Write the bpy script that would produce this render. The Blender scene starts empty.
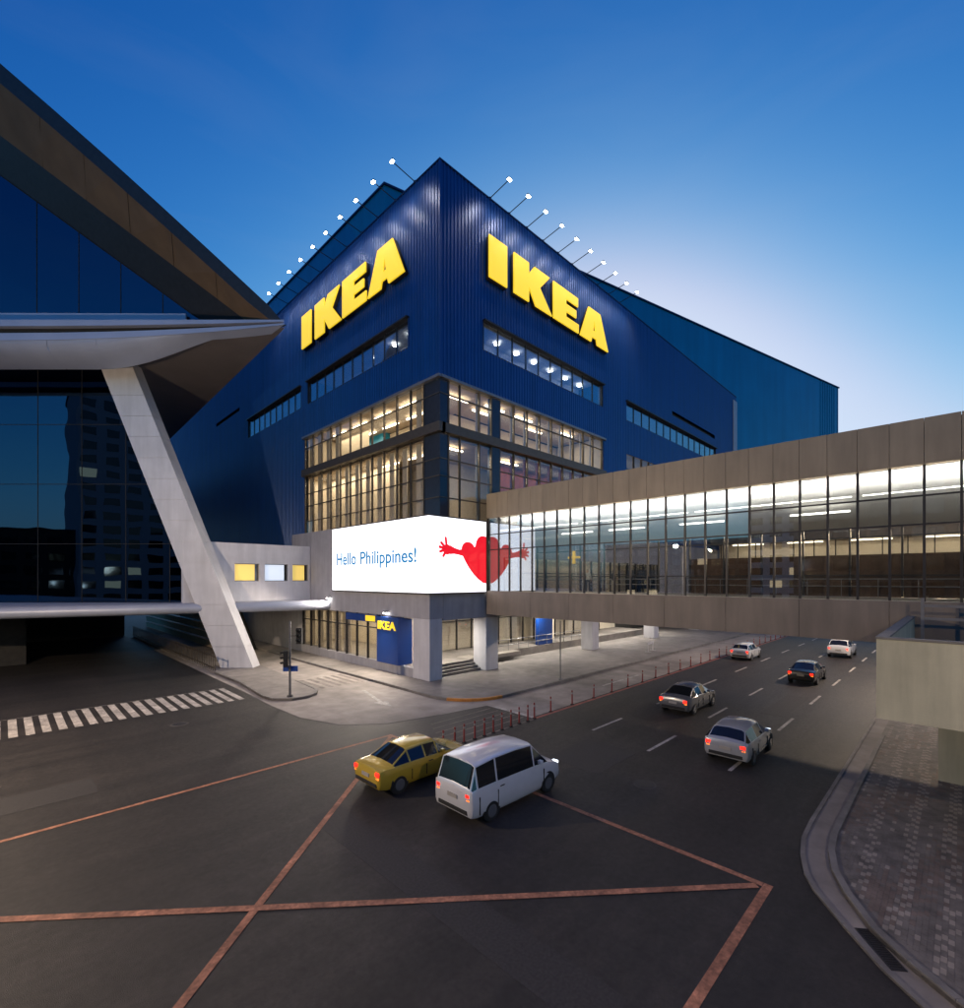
import bpy, bmesh, math, random
from mathutils import Vector, Matrix
R = math.radians
random.seed(7)
sc = bpy.context.scene
col = sc.collection

# ------------------------------------------------------------------ camera
# world: x runs along the road, y across it towards the shop block, z up; metres
cam_d = bpy.data.cameras.new('camera')
cam = bpy.data.objects.new('camera', cam_d); col.objects.link(cam)
cam.location = (0, 0, 7.5)
cam.rotation_euler = (R(90), 0, R(-45))
cam_d.sensor_fit = 'VERTICAL'; cam_d.sensor_height = 24.0
cam_d.lens = 24.0 * 480 / 1008
cam_d.shift_y = 75 / 1008
cam_d.clip_start = 0.1; cam_d.clip_end = 5000
sc.camera = cam

# ------------------------------------------------------------------ sky and sun
w = bpy.data.worlds.new('World'); sc.world = w; w.use_nodes = True
nt = w.node_tree; nt.nodes.clear()
sky = nt.nodes.new('ShaderNodeTexSky'); sky.sky_type = 'NISHITA'; sky.sun_disc = False
SUN_EL, SUN_ROT = R(10), R(56)
sky.sun_elevation = SUN_EL; sky.sun_rotation = SUN_ROT
sky.altitude = 0; sky.air_density = 1.0; sky.dust_density = 1.5; sky.ozone_density = 3.0
bg = nt.nodes.new('ShaderNodeBackground'); bg.inputs['Strength'].default_value = 0.1
wo = nt.nodes.new('ShaderNodeOutputWorld')
# dusk grading of the whole sky dome: deep saturated blue overhead, pale lavender towards the afterglow
sep = nt.nodes.new('ShaderNodeSeparateColor'); cmb = nt.nodes.new('ShaderNodeCombineColor')
nt.links.new(sky.outputs['Color'], sep.inputs[0])
for ch, (pw, gain, top_) in enumerate(((2.5, 39, 6.4), (1.65, 9.2, 7.9), (1.2, 5.4, 10.2))):
    a_ = nt.nodes.new('ShaderNodeMath'); a_.operation = 'MULTIPLY'; a_.inputs[1].default_value = .06
    b_ = nt.nodes.new('ShaderNodeMath'); b_.operation = 'POWER'; b_.inputs[1].default_value = pw
    c_ = nt.nodes.new('ShaderNodeMath'); c_.operation = 'MULTIPLY'; c_.inputs[1].default_value = gain * 10 / top_
    f_ = nt.nodes.new('ShaderNodeMath'); f_.operation = 'TANH'
    d_ = nt.nodes.new('ShaderNodeMath'); d_.operation = 'MULTIPLY'; d_.inputs[1].default_value = top_
    nt.links.new(sep.outputs[ch], a_.inputs[0]); nt.links.new(a_.outputs[0], b_.inputs[0]); nt.links.new(b_.outputs[0], c_.inputs[0]); nt.links.new(c_.outputs[0], f_.inputs[0]); nt.links.new(f_.outputs[0], d_.inputs[0]); nt.links.new(d_.outputs[0], cmb.inputs[ch])
tc = nt.nodes.new('ShaderNodeTexCoord'); mpw = nt.nodes.new('ShaderNodeMapping'); mpw.inputs['Scale'].default_value = (1.6, 1.6, 6.5); mpw.inputs['Rotation'].default_value = (.12, -.1, .5)
cn_ = nt.nodes.new('ShaderNodeTexNoise'); cn_.inputs['Scale'].default_value = 1.9; cn_.inputs['Detail'].default_value = 6; cn_.inputs['Roughness'].default_value = .52; cn_.inputs['Distortion'].default_value = .5
crw = nt.nodes.new('ShaderNodeMapRange'); crw.inputs[1].default_value = .46; crw.inputs[2].default_value = .78; crw.inputs[3].default_value = 0.0; crw.inputs[4].default_value = .045
cmx = nt.nodes.new('ShaderNodeMix'); cmx.data_type = 'RGBA'; cmx.inputs[7].default_value = (5.0, 5.4, 6.4, 1)
nt.links.new(tc.outputs['Generated'], mpw.inputs[0]); nt.links.new(mpw.outputs[0], cn_.inputs['Vector']); nt.links.new(cn_.outputs['Fac'], crw.inputs[0]); nt.links.new(crw.outputs[0], cmx.inputs[0])
nt.links.new(cmb.outputs[0], cmx.inputs[6]); nt.links.new(cmx.outputs[2], bg.inputs['Color']); nt.links.new(bg.outputs[0], wo.inputs['Surface'])
sun_d = bpy.data.lights.new('sun', 'SUN'); sun_d.energy = 0.06; sun_d.angle = R(20); sun_d.color = (1, .86, .74)
sun = bpy.data.objects.new('sun', sun_d); col.objects.link(sun)
sun.rotation_euler = (R(90) - SUN_EL, 0, R(180) - SUN_ROT)
sc.view_settings.view_transform = 'Standard'; sc.view_settings.look = 'None'
sc.view_settings.exposure = 0.0; sc.view_settings.gamma = 1.0
sc.view_settings.use_curve_mapping = False
sc.cycles.max_bounces = 8; sc.cycles.transparent_max_bounces = 16
sc.cycles.sample_clamp_indirect = 3.0; sc.cycles.caustics_reflective = False; sc.cycles.caustics_refractive = False
try:
    sc.cycles.use_denoising = True
except Exception:
    pass

# ------------------------------------------------------------------ materials
MATS = {}
def mat(name, c, rough=.6, metal=0.0, var=.12, scale=3.0, bump=0.0, bscale=60.0, spec=.5, coat=0.0, stain=0.0, rvar=0.0):
    m = bpy.data.materials.new(name); m.use_nodes = True; t = m.node_tree
    p = t.nodes['Principled BSDF']
    p.inputs['Roughness'].default_value = rough; p.inputs['Metallic'].default_value = metal
    p.inputs['Specular IOR Level'].default_value = spec; p.inputs['Coat Weight'].default_value = coat
    co = t.nodes.new('ShaderNodeTexCoord')
    n = t.nodes.new('ShaderNodeTexNoise'); n.inputs['Scale'].default_value = scale; n.inputs['Detail'].default_value = 6
    t.links.new(co.outputs['Object'], n.inputs['Vector'])
    r = t.nodes.new('ShaderNodeValToRGB')
    r.color_ramp.elements[0].position = .3; r.color_ramp.elements[1].position = .7
    r.color_ramp.elements[0].color = (*[x * (1 - var) for x in c], 1)
    r.color_ramp.elements[1].color = (*[min(1, x * (1 + var)) for x in c], 1)
    t.links.new(n.outputs['Fac'], r.inputs['Fac'])
    out = r.outputs['Color']
    if stain:
        n2 = t.nodes.new('ShaderNodeTexNoise'); n2.inputs['Scale'].default_value = scale * .18; n2.inputs['Detail'].default_value = 8
        n2.inputs['Roughness'].default_value = .7
        t.links.new(co.outputs['Object'], n2.inputs['Vector'])
        r2 = t.nodes.new('ShaderNodeValToRGB'); r2.color_ramp.elements[0].position = .38; r2.color_ramp.elements[1].position = .62
        k = 1 - stain
        r2.color_ramp.elements[0].color = (k, k, k, 1); r2.color_ramp.elements[1].color = (1, 1, 1, 1)
        t.links.new(n2.outputs['Fac'], r2.inputs['Fac'])
        mx = t.nodes.new('ShaderNodeMix'); mx.data_type = 'RGBA'; mx.blend_type = 'MULTIPLY'; mx.inputs[0].default_value = 1
        t.links.new(out, mx.inputs[6]); t.links.new(r2.outputs['Color'], mx.inputs[7]); out = mx.outputs[2]
    t.links.new(out, p.inputs['Base Color'])
    if rvar:
        mr = t.nodes.new('ShaderNodeMapRange'); mr.inputs[3].default_value = max(.02, rough - rvar); mr.inputs[4].default_value = min(1, rough + rvar)
        n3 = t.nodes.new('ShaderNodeTexNoise'); n3.inputs['Scale'].default_value = scale * .5; n3.inputs['Detail'].default_value = 5
        t.links.new(co.outputs['Object'], n3.inputs['Vector'])
        t.links.new(n3.outputs['Fac'], mr.inputs[0]); t.links.new(mr.outputs[0], p.inputs['Roughness'])
    if bump:
        nb = t.nodes.new('ShaderNodeTexNoise'); nb.inputs['Scale'].default_value = bscale; nb.inputs['Detail'].default_value = 4
        t.links.new(co.outputs['Object'], nb.inputs['Vector'])
        b = t.nodes.new('ShaderNodeBump'); b.inputs['Strength'].default_value = bump; b.inputs['Distance'].default_value = .02
        t.links.new(nb.outputs['Fac'], b.inputs['Height']); t.links.new(b.outputs['Normal'], p.inputs['Normal'])
    MATS[name] = m; return m
def emit(name, c, s, base=None, var=0.0):
    m = bpy.data.materials.new(name); m.use_nodes = True; p = m.node_tree.nodes['Principled BSDF']
    p.inputs['Base Color'].default_value = (*(base or c), 1); p.inputs['Roughness'].default_value = .4
    p.inputs['Emission Color'].default_value = (*c, 1); p.inputs['Emission Strength'].default_value = s
    MATS[name] = m; return m
def glass(name, tint, refl, fres=.5, rough=0.0, wob=0.0, rc=(.9, .95, 1)):
    # coated sheet glass: a mirror layer over a tinted clear sheet
    m = bpy.data.materials.new(name); m.use_nodes = True; t = m.node_tree; t.nodes.clear()
    o = t.nodes.new('ShaderNodeOutputMaterial'); mx = t.nodes.new('ShaderNodeMixShader')
    tr = t.nodes.new('ShaderNodeBsdfTransparent'); tr.inputs['Color'].default_value = (*tint, 1)
    gl = t.nodes.new('ShaderNodeBsdfGlossy'); gl.inputs['Roughness'].default_value = rough; gl.inputs['Color'].default_value = (*rc, 1)
    lw = t.nodes.new('ShaderNodeLayerWeight'); lw.inputs['Blend'].default_value = .35
    mr = t.nodes.new('ShaderNodeMapRange'); mr.inputs[3].default_value = refl; mr.inputs[4].default_value = min(1, refl + fres)
    t.links.new(lw.outputs['Fresnel'], mr.inputs[0]); t.links.new(mr.outputs[0], mx.inputs[0])
    if wob:
        co = t.nodes.new('ShaderNodeTexCoord'); n = t.nodes.new('ShaderNodeTexNoise'); n.inputs['Scale'].default_value = .35; n.inputs['Detail'].default_value = 1
        t.links.new(co.outputs['Object'], n.inputs['Vector'])
        b = t.nodes.new('ShaderNodeBump'); b.inputs['Strength'].default_value = wob; b.inputs['Distance'].default_value = .1
        t.links.new(n.outputs['Fac'], b.inputs['Height']); t.links.new(b.outputs['Normal'], gl.inputs['Normal'])
    t.links.new(tr.outputs[0], mx.inputs[1]); t.links.new(gl.outputs[0], mx.inputs[2]); t.links.new(mx.outputs[0], o.inputs['Surface'])
    MATS[name] = m; return m
mat('asphalt', (.041, .036, .033), .62, var=.3, scale=14, bump=.6, bscale=70, stain=.35, rvar=.12)
mat('patch', (.033, .030, .029), .7, var=.3, scale=16, bump=.5, bscale=80)
mat('ground', (.07, .065, .06), .9, var=.2)
mat('concrete', (.27, .245, .225), .8, var=.14, scale=1.5, bump=.2, bscale=40, stain=.3)
mat('slip', (.35, .31, .28), .75, var=.18, scale=1.0, bump=.2, bscale=50, stain=.4)
mat('kerb', (.22, .205, .19), .8, var=.2, scale=2, stain=.35, bump=.2)
mat('kerb_dark', (.1, .09, .085), .8, var=.2, scale=2, stain=.3)
mat('kerb_orange', (.62, .25, .04), .7, var=.2, scale=4, stain=.35)
mat('paint_white', (.60, .56, .52), .7, var=.25, scale=9, stain=.45)
mat('paint_worn', (.22, .19, .17), .75, var=.3, scale=6, stain=.55)
mat('paint_orange', (.52, .235, .14), .7, var=.3, scale=9, stain=.5)
mat('paint_trail_glow', (.42, .13, .1), .7, var=.2, scale=5, stain=.3)  # median line paint with the red of tail-light trails mixed in
mat('navy', (.003, .056, .235), .38, metal=.15, var=.08, scale=.6, rvar=.06)
mat('navy_trim', (.004, .02, .1), .45, var=.1)
mat('corner_dark', (.035, .045, .065), .2, metal=.2, var=.1)
mat('teal', (.002, .22, .38), .3, metal=.15, var=.1, scale=.15, rvar=.08)
mat('dark_metal', (.035, .033, .035), .45, metal=.4, var=.15)
mat('bronze', (.10, .08, .06), .45, metal=.4, var=.12)
mat('grey_metal', (.22, .22, .23), .4, metal=.5, var=.1)
mat('render_white', (.62, .61, .64), .75, var=.05, scale=1.2, stain=.06)
mat('render_grey', (.40, .39, .42), .75, var=.06, scale=1.2, stain=.1)
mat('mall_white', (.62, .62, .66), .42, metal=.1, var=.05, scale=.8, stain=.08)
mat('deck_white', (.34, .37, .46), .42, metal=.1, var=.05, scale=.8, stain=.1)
mat('mall_soffit', (.33, .38, .52), .4, metal=.15, var=.06, scale=.4, rvar=.08)
mat('soffit_dark', (.16, .14, .13), .45, metal=.2, var=.1, scale=.4)
mat('roof_dark', (.03, .03, .035), .5, metal=.3, var=.15)
mat('roof_brown', (.17, .112, .066), .8, metal=.0, var=.15, scale=.5)
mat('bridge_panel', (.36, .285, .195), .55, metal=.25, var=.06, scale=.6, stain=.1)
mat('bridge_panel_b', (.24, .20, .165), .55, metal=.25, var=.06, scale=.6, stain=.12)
mat('cream', (.62, .55, .44), .8, var=.06)
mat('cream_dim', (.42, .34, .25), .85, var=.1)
mat('white_in', (.78, .77, .74), .7, var=.03)
mat('brown_in', (.16, .10, .07), .8, var=.2)
mat('red_in', (.22, .05, .035), .8, var=.2)
mat('floor_in', (.3, .27, .24), .4, var=.1)
mat('grey_in', (.34, .36, .40), .8, var=.1)
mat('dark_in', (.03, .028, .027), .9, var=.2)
mat('sign_blue', (.005, .045, .24), .4, var=.04)
mat('olive', (.52, .50, .37), .85, var=.06, scale=1.0, stain=.12, bump=.15, bscale=25)
mat('olive_rim', (.19, .18, .165), .8, var=.12)
mat('paver_dark', (.155, .138, .124), .8, var=.35, scale=2.5, bump=.2, bscale=80)
mat('paver_red', (.165, .128, .108), .8, var=.3, scale=2.5, bump=.2, bscale=80)
mat('paver_light', (.28, .245, .21), .8, var=.25, scale=2.5, bump=.2, bscale=80)
mat('post_red', (.26, .035, .03), .5, var=.2, scale=8)
mat('rubber', (.015, .015, .015), .8, var=.2)
mat('pole_grey', (.14, .14, .15), .5, metal=.5, var=.15)
mat('skin', (.3, .17, .11), .6, var=.05)
mat('cloth_dark', (.03, .035, .04), .9, var=.2)
mat('cloth_green', (.05, .09, .06), .9, var=.2)
mat('cloth_pale', (.35, .33, .3), .9, var=.1)
mat('hair', (.012, .01, .009), .7)
mat('yellow_paint', (.75, .5, .03), .4, var=.1)
for n, c in (('car_white', (.68, .69, .72)), ('car_silver', (.38, .39, .41)), ('car_yellow', (.55, .38, .04)), ('car_dark', (.03, .032, .037)), ('car_grey', (.13, .135, .145))):
    mat(n, c, .25, metal=.2, var=.03, coat=.6)
mat('car_glass', (.012, .014, .016), .06, var=.05, spec=.8)
mat('chrome', (.5, .5, .5), .2, metal=1, var=.05)
emit('screen_white', (.93, .94, 1.0), 1.7)
emit('screen_red', (.80, .005, .02), 1.0)
emit('screen_blue', (.02, .17, .36), .9)
emit('letter_yellow', (1.0, .68, .03), .85, base=(.75, .5, .03))
mat('letter_side', (.02, .018, .02), .5)
emit('flood_lens', (.85, .93, 1.0), 60)
emit('tube', (1, .88, .68), 9)
emit('tube_white', (1, .96, .88), 5)
emit('spot_disc', (1, .93, .8), 30)
emit('street_lens', (1, .85, .65), 30)
emit('wall_lamp', (1, .97, .92), 25)
emit('tail_red', (1, .02, .01), 2.2)
emit('tail_amber', (1, .25, .03), 1.6)
emit('head_white', (.85, .93, 1), 2.5)
emit('window_yellow', (1, .72, .18), .55)
emit('window_pale', (.75, .85, 1), .55)
glass('pane_warm', (.95, .94, .92), .02, .15)
glass('pane_bridge', (.86, .87, .86), .15, .4)
glass('pane_strip', (.86, .90, .94), .12, .35)
glass('pane_mall', (.04, .06, .07), .12, .28, wob=.09, rc=(.32, .58, .9))
glass('pane_shop', (.95, .94, .92), .03, .25)
M = MATS
def wear(m, sx, sy, k, sz=1.0):
    t = M[m].node_tree; p = t.nodes['Principled BSDF']; src = p.inputs['Base Color'].links[0].from_socket
    co = t.nodes.new('ShaderNodeTexCoord'); mp = t.nodes.new('ShaderNodeMapping'); mp.inputs['Scale'].default_value = (sx, sy, sz)
    n = t.nodes.new('ShaderNodeTexNoise'); n.inputs['Scale'].default_value = 1; n.inputs['Detail'].default_value = 7; n.inputs['Roughness'].default_value = .6
    r = t.nodes.new('ShaderNodeValToRGB'); r.color_ramp.elements[0].position = .35; r.color_ramp.elements[1].position = .68
    r.color_ramp.elements[0].color = (1 - k, 1 - k, 1 - k, 1); r.color_ramp.elements[1].color = (1 + k * .6, 1 + k * .55, 1 + k * .5, 1)
    mx = t.nodes.new('ShaderNodeMix'); mx.data_type = 'RGBA'; mx.blend_type = 'MULTIPLY'; mx.inputs[0].default_value = 1
    t.links.new(co.outputs['Object'], mp.inputs[0]); t.links.new(mp.outputs[0], n.inputs['Vector']); t.links.new(n.outputs['Fac'], r.inputs['Fac'])
    t.links.new(src, mx.inputs[6]); t.links.new(r.outputs['Color'], mx.inputs[7]); t.links.new(mx.outputs[2], p.inputs['Base Color'])
wear('navy', 2.2, 2.2, .16, .05); wear('teal', .6, .6, .14, .05); wear('bridge_panel', 1.6, 1.6, .16, .2); wear('bridge_panel_b', 1.6, 1.6, .16, .2); wear('olive', 2.2, 2.2, .16, .25); wear('mall_white', 1.6, 1.6, .10, .2); wear('render_grey', 1.8, 1.8, .12, .2); wear('render_white', 1.8, 1.8, .10, .2)
for m_ in ('paint_orange', 'paint_white', 'paint_trail_glow'): wear(m_, 16, 16, .22); wear(m_, 1.1, 1.1, .3)
wear('asphalt', .03, .75, .42); wear('asphalt', .5, .03, .2); wear('asphalt', .25, .25, .25); wear('asphalt', 55.0, 55.0, .35); wear('slip', .5, .05, .2); wear('concrete', .4, .4, .15)

# ------------------------------------------------------------------ mesh helpers
S2 = math.sqrt(.5)
def C(X, d):                       # metres right of and ahead of the standpoint -> plan x, y
    return ((d + X) * S2, (d - X) * S2)
class MB:
    def __init__(s): s.v = []; s.f = []; s.mi = []; s.mats = []
    def _m(s, m):
        if m is None: return 0
        if m not in s.mats: s.mats.append(m)
        return s.mats.index(m)
    def add(s, vs, fs, m=None):
        o = len(s.v); s.v += [tuple(p) for p in vs]; k = s._m(m)
        for f in fs: s.f.append([i + o for i in f]); s.mi.append(k)
        return s
    def box(s, x0, x1, y0, y1, z0, z1, m=None):
        return s.add([(x0,y0,z0),(x1,y0,z0),(x1,y1,z0),(x0,y1,z0),(x0,y0,z1),(x1,y0,z1),(x1,y1,z1),(x0,y1,z1)],
                     [(3,2,1,0),(4,5,6,7),(0,1,5,4),(1,2,6,5),(2,3,7,6),(3,0,4,7)], m)
    def prism(s, pts, vec, m=None):  # closed 3D polygon extruded along vec
        n = len(pts); v = Vector(vec)
        vs = [Vector(p) for p in pts] + [Vector(p) + v for p in pts]
        return s.add(vs, [tuple(range(n))[::-1], tuple(range(n, 2*n))] + [(i, (i+1) % n, n + (i+1) % n, n + i) for i in range(n)], m)
    def slab(s, poly, z0, z1, m=None):
        return s.prism([(x, y, z0) for x, y in poly], (0, 0, z1 - z0), m)
    def cyl(s, p0, p1, r0, r1=None, n=10, m=None):
        p0 = Vector(p0); p1 = Vector(p1); r1 = r0 if r1 is None else r1
        d = (p1 - p0).normalized(); u = d.orthogonal().normalized(); w_ = d.cross(u)
        vs = []
        for p, r in ((p0, r0), (p1, r1)):
            for i in range(n):
                t = 2 * math.pi * i / n; vs.append(p + u * math.cos(t) * r + w_ * math.sin(t) * r)
        return s.add(vs, [tuple(range(n))[::-1], tuple(range(n, 2*n))] + [(i, (i+1) % n, n + (i+1) % n, n + i) for i in range(n)], m)
    def bar(s, p0, p1, wd, ht, m=None, up=(0, 0, 1)):
        p0 = Vector(p0); p1 = Vector(p1); d = (p1 - p0).normalized(); u = Vector(up)
        if abs(d.dot(u)) > .98: u = Vector((1, 0, 0))
        sd = d.cross(u).normalized() * wd / 2; tp = sd.cross(d).normalized() * ht / 2
        q = [p0 - sd - tp, p0 + sd - tp, p0 + sd + tp, p0 - sd + tp]
        return s.prism(q, p1 - p0, m)
    def mesh(s, name):
        me = bpy.data.meshes.new(name); me.from_pydata(s.v, [], s.f)
        for m in s.mats: me.materials.append(M[m])
        if len(s.mats) > 1: me.polygons.foreach_set('material_index', s.mi)
        bm = bmesh.new(); bm.from_mesh(me); bmesh.ops.recalc_face_normals(bm, faces=bm.faces); bm.to_mesh(me); bm.free()
        return me
    def build(s, name, m=None, parent=None, smooth=False, bevel=0):
        me = s.mesh(name)
        if not s.mats and m: me.materials.append(M[m])
        return link(name, me, parent, smooth, bevel)
def link(name, me, parent=None, smooth=False, bevel=0):
    o = bpy.data.objects.new(name, me); col.objects.link(o)
    if parent is not None: o.parent = parent
    if smooth and me:
        me.polygons.foreach_set('use_smooth', [True] * len(me.polygons))
        try: me.set_sharp_from_angle(angle=R(40))
        except Exception: pass
    if bevel:
        b = o.modifiers.new('bevel', 'BEVEL'); b.width = bevel; b.segments = 2; b.limit_method = 'ANGLE'
    return o
def tag(o, label=None, cat=None, group=None, kind=None):
    if label: o['label'] = label
    if cat: o['category'] = cat
    if group: o['group'] = group
    if kind: o['kind'] = kind
    return o
def thing(name, label, cat, loc=(0, 0, 0), rz=0, group=None):
    o = bpy.data.objects.new(name, None); col.objects.link(o); o.empty_display_size = .3
    o.location = loc; o.rotation_euler = (0, 0, rz)
    return tag(o, label, cat, group)
def copy_tree(o, parent=None):
    c = o.copy(); col.objects.link(c); c.parent = parent
    for ch in list(o.children): copy_tree(ch, c)
    return c
def struct(o): return tag(o, kind='structure')
def clip(poly, a, b, c):           # keep a*x + b*y + c >= 0
    out = []
    for i in range(len(poly)):
        p, q = poly[i], poly[(i+1) % len(poly)]
        fp, fq = a*p[0] + b*p[1] + c, a*q[0] + b*q[1] + c
        if fp >= 0: out.append(p)
        if (fp >= 0) != (fq >= 0):
            t = fp / (fp - fq); out.append((p[0] + t*(q[0]-p[0]), p[1] + t*(q[1]-p[1])))
    return out
# faces of the shop block: 'A' looks along -x (u runs along y), 'B' looks along -y (u runs along x)
def W(face, base, u, z, out=0.0):
    return (base - out, u, z) if face == 'A' else (u, base - out, z)
def wbox(mb, face, base, u0, u1, z0, z1, o0, o1, m=None):   # box on a face, from o0 to o1 metres proud of it
    if face == 'A': mb.box(base - o1, base - o0, u0, u1, z0, z1, m)
    else: mb.box(u0, u1, base - o1, base - o0, z0, z1, m)
def cells(u0, u1, z0, z1, holes):
    us = sorted({u0, u1, *[h[0] for h in holes], *[h[1] for h in holes]}); zs = sorted({z0, z1, *[h[2] for h in holes], *[h[3] for h in holes]})
    us = [u for u in us if u0 <= u <= u1]; zs = [z for z in zs if z0 <= z <= z1]
    for j in range(len(zs) - 1):
        i = 0
        while i < len(us) - 1:
            def hole(k): 
                uc, zc = (us[k] + us[k+1]) / 2, (zs[j] + zs[j+1]) / 2
                return any(h[0] < uc < h[1] and h[2] < zc < h[3] for h in holes)
            if hole(i): i += 1; continue
            k = i
            while k + 1 < len(us) - 1 and not hole(k + 1): k += 1
            yield us[i], us[k+1], zs[j], zs[j+1]; i = k + 1
def ribbed(mb, face, base, u0, u1, z0, z1, p=.36, dep=.055):
    k0 = math.floor(u0 / p) - 1; pts = []
    for k in range(k0, math.ceil(u1 / p) + 1):
        for fr, o in ((0, 0), (.5, 0), (.6, dep), (.9, dep)):
            pts.append((k*p + fr*p, o))
    def off(u):
        for (a, oa), (b, ob) in zip(pts, pts[1:]):
            if a <= u <= b: return oa + (ob - oa) * (u - a) / (b - a)
        return 0
    line = [(u0, off(u0))] + [q for q in pts if u0 + 1e-4 < q[0] < u1 - 1e-4] + [(u1, off(u1))]
    vs = []; n = len(line)
    for z in (z0, z1): vs += [W(face, base, u, z, o) for u, o in line]
    mb.add(vs, [(i, i+1, n+i+1, n+i) for i in range(n - 1)])
def curve_mesh(splines, depth):
    cu = bpy.data.curves.new('outline', 'CURVE'); cu.dimensions = '2D'; cu.fill_mode = 'BOTH'; cu.extrude = depth / 2
    for pts in splines:
        sp = cu.splines.new('POLY'); sp.points.add(len(pts) - 1); sp.use_cyclic_u = True
        for q, (x, y) in zip(sp.points, pts): q.co = (x, y, 0, 1)
    return curve_to_mesh(cu)
def curve_to_mesh(cu):
    o = bpy.data.objects.new('tmp', cu); col.objects.link(o)
    me = bpy.data.meshes.new_from_object(o.evaluated_get(bpy.context.evaluated_depsgraph_get()))
    bpy.data.objects.remove(o); return me
def face_matrix(face, base, u, z, out):
    if face == 'B': m = Matrix(((1,0,0,u),(0,0,-1,base-out),(0,1,0,z),(0,0,0,1)))
    else: m = Matrix(((0,0,-1,base-out),(-1,0,0,u),(0,1,0,z),(0,0,0,1)))
    return m
def area_light(name, loc, rot, sx, sy, e, c, parent=None):
    l = bpy.data.lights.new(name, 'AREA'); l.shape = 'RECTANGLE'; l.size = sx; l.size_y = sy; l.energy = e; l.color = c
    o = bpy.data.objects.new(name, l); col.objects.link(o); o.location = loc; o.rotation_euler = rot
    if parent is not None: o.parent = parent
    return o
WARM = (1, .86, .64); NEUT = (1, .93, .82)

# ================================================================== GROUND, ROAD, PAVEMENTS
g = MB().box(-1500, 1500, -1500, 1500, -1.0, -.06); struct(g.build('ground', 'ground'))
g = MB().box(-90, 260, -40, 140, -.05, 0.0); struct(g.build('road', 'asphalt'))
# pale concrete turning lane between the traffic island and the shop pavement
slip = [(11.37,75),(11.37,34.5),(11.23,28.86),(11.37,25.26),(12.28,22.59),(14.01,21.1),(17.08,20.36),(20.3,19.9),(20.3,16.5),(120,16.5),(120,22),(20,24),(20,75)]
struct(MB().slab(slip, .001, .006).build('turning_lane', 'slip'))
jb = MB()
cv = slip[1:7]
for p, q in zip(cv, cv[1:]): jb.bar((*p, .006), (*q, .006), .10, .008)
struct(jb.build('gutter_joint', 'kerb_dark'))
# shop pavement with rounded corner
def arc(cx, cy, r, a0, a1, n): return [(cx + r*math.cos(R(a0+(a1-a0)*i/n)), cy + r*math.sin(R(a0+(a1-a0)*i/n))) for i in range(n+1)]
corner = arc(22.3, 23.65, 3.2, 180, 270, 8)
pav = [(19.1, 95)] + corner + [(170, 20.45), (170, 26.7), (21.4, 26.7), (21.4, 95)]
sp_ = struct(MB().slab([(19.3, 95)] + arc(22.3, 23.65, 3.0, 180, 270, 8) + [(170, 20.65), (170, 60), (19.3, 60.01)], .0, .15).build('pavement', 'concrete'))
kl = [(19.1, 95), (19.1, 60), (19.1, 45), (19.1, 33)] + corner + [(30, 20.45), (45, 20.45), (70, 20.45), (110, 20.45), (170, 20.45)]
def kerb_run(line, wd, z1, name, m, side, parent=None, z0=0.0):
    for p, q in zip(line, line[1:]):
        d = (Vector(q) - Vector(p)); nn = Vector((-d.y, d.x)).normalized() * side
        L = d.length; k = max(1, round(L / 2.2)) if L > 3 else 1
        for i in range(k):
            a = Vector(p) + d * (i / k); b = Vector(p) + d * ((i + 1) / k) - d.normalized() * .012
            mm = m(a) if callable(m) else m
            MB().slab([a, b, b + nn * wd, a + nn * wd], z0, z1).build(name, mm, parent)
def kmat(p): return 'kerb_orange' if (p[0] < 22.2 and p[1] < 23.0) else 'kerb'
kb = struct(link('kerb', None)); 
kerb_run(kl[2:-1], .2, .17, 'kerb_stone', kmat, 1, sp_)
bpy.data.objects.remove(kb)
# traffic island
isl = [(11.9,75),(11.89,41.7),(11.99,36.36),(11.6,31.2),(11.75,30.0),(12.61,29.12),(13.6,29.05),(14.4,29.5),(14.93,30.4),(15.2,34.2),(15.6,41),(15.8,75)]
io = struct(MB().slab(isl, .0, .14).build('traffic_island', 'concrete'))
kerb_run([(p[0], p[1]) for p in isl[1:10]], .18, .165, 'kerb_stone', 'kerb', 1, io)
# road paint ---------------------------------------------------------------
PZ = .008
def stripe(name, p, q, wd, m, z=PZ, parent=None):
    p = Vector(p); q = Vector(q); d = (q - p).normalized(); n = Vector((-d.y, d.x)) * wd / 2
    o = MB().slab([p - n, q - n, q + n, p + n], z - .003, z).build(name, m, parent)
    return o
def roadmark(*a, **k): return struct(stripe(*a, **k))
cw = struct(MB().box(-3.2, 10.9, 35.93, 35.95, .002, .006).build('crossing', 'paint_white'))
for i in range(24):
    x = 10.75 - i * .6
    stripe('crossing_stripe', (x - .17, 31.7), (x - .17, 35.8), .33, 'paint_white', parent=cw)
bx0, bx1, by0, by1 = -6.5, 13.2, 3.35, 19.4
box_o = struct(stripe('box_junction', (bx0, by1), (bx1 + .08, by1), .16, 'paint_orange'))
stripe('box_line', (bx1, by1 - .11), (bx1, by0 + .11), .18, 'paint_orange', parent=box_o)
stripe('box_line', (bx0, by0), (bx1 + .09, by0), .20, 'paint_orange', parent=box_o)
stripe('box_line', (bx1 - .15, by1 - .2), (bx0, 2.1), .19, 'paint_orange', z=PZ + .004, parent=box_o)
stripe('box_line', (bx1 - .15, by0 + .2), (bx0, 20.6), .19, 'paint_orange', z=PZ + .008, parent=box_o)
for by, off in ((12.95, 20.7), (9.68, 19.9), (6.43, 20.1)):
    mk = None
    for i in range(16):
        a = off + i * 7.05
        o = stripe('lane_dash', (a, by), (a + 2.9, by), .14, 'paint_white', parent=mk)
        if mk is None: mk = struct(o); o.name = 'lane_line'
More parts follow.
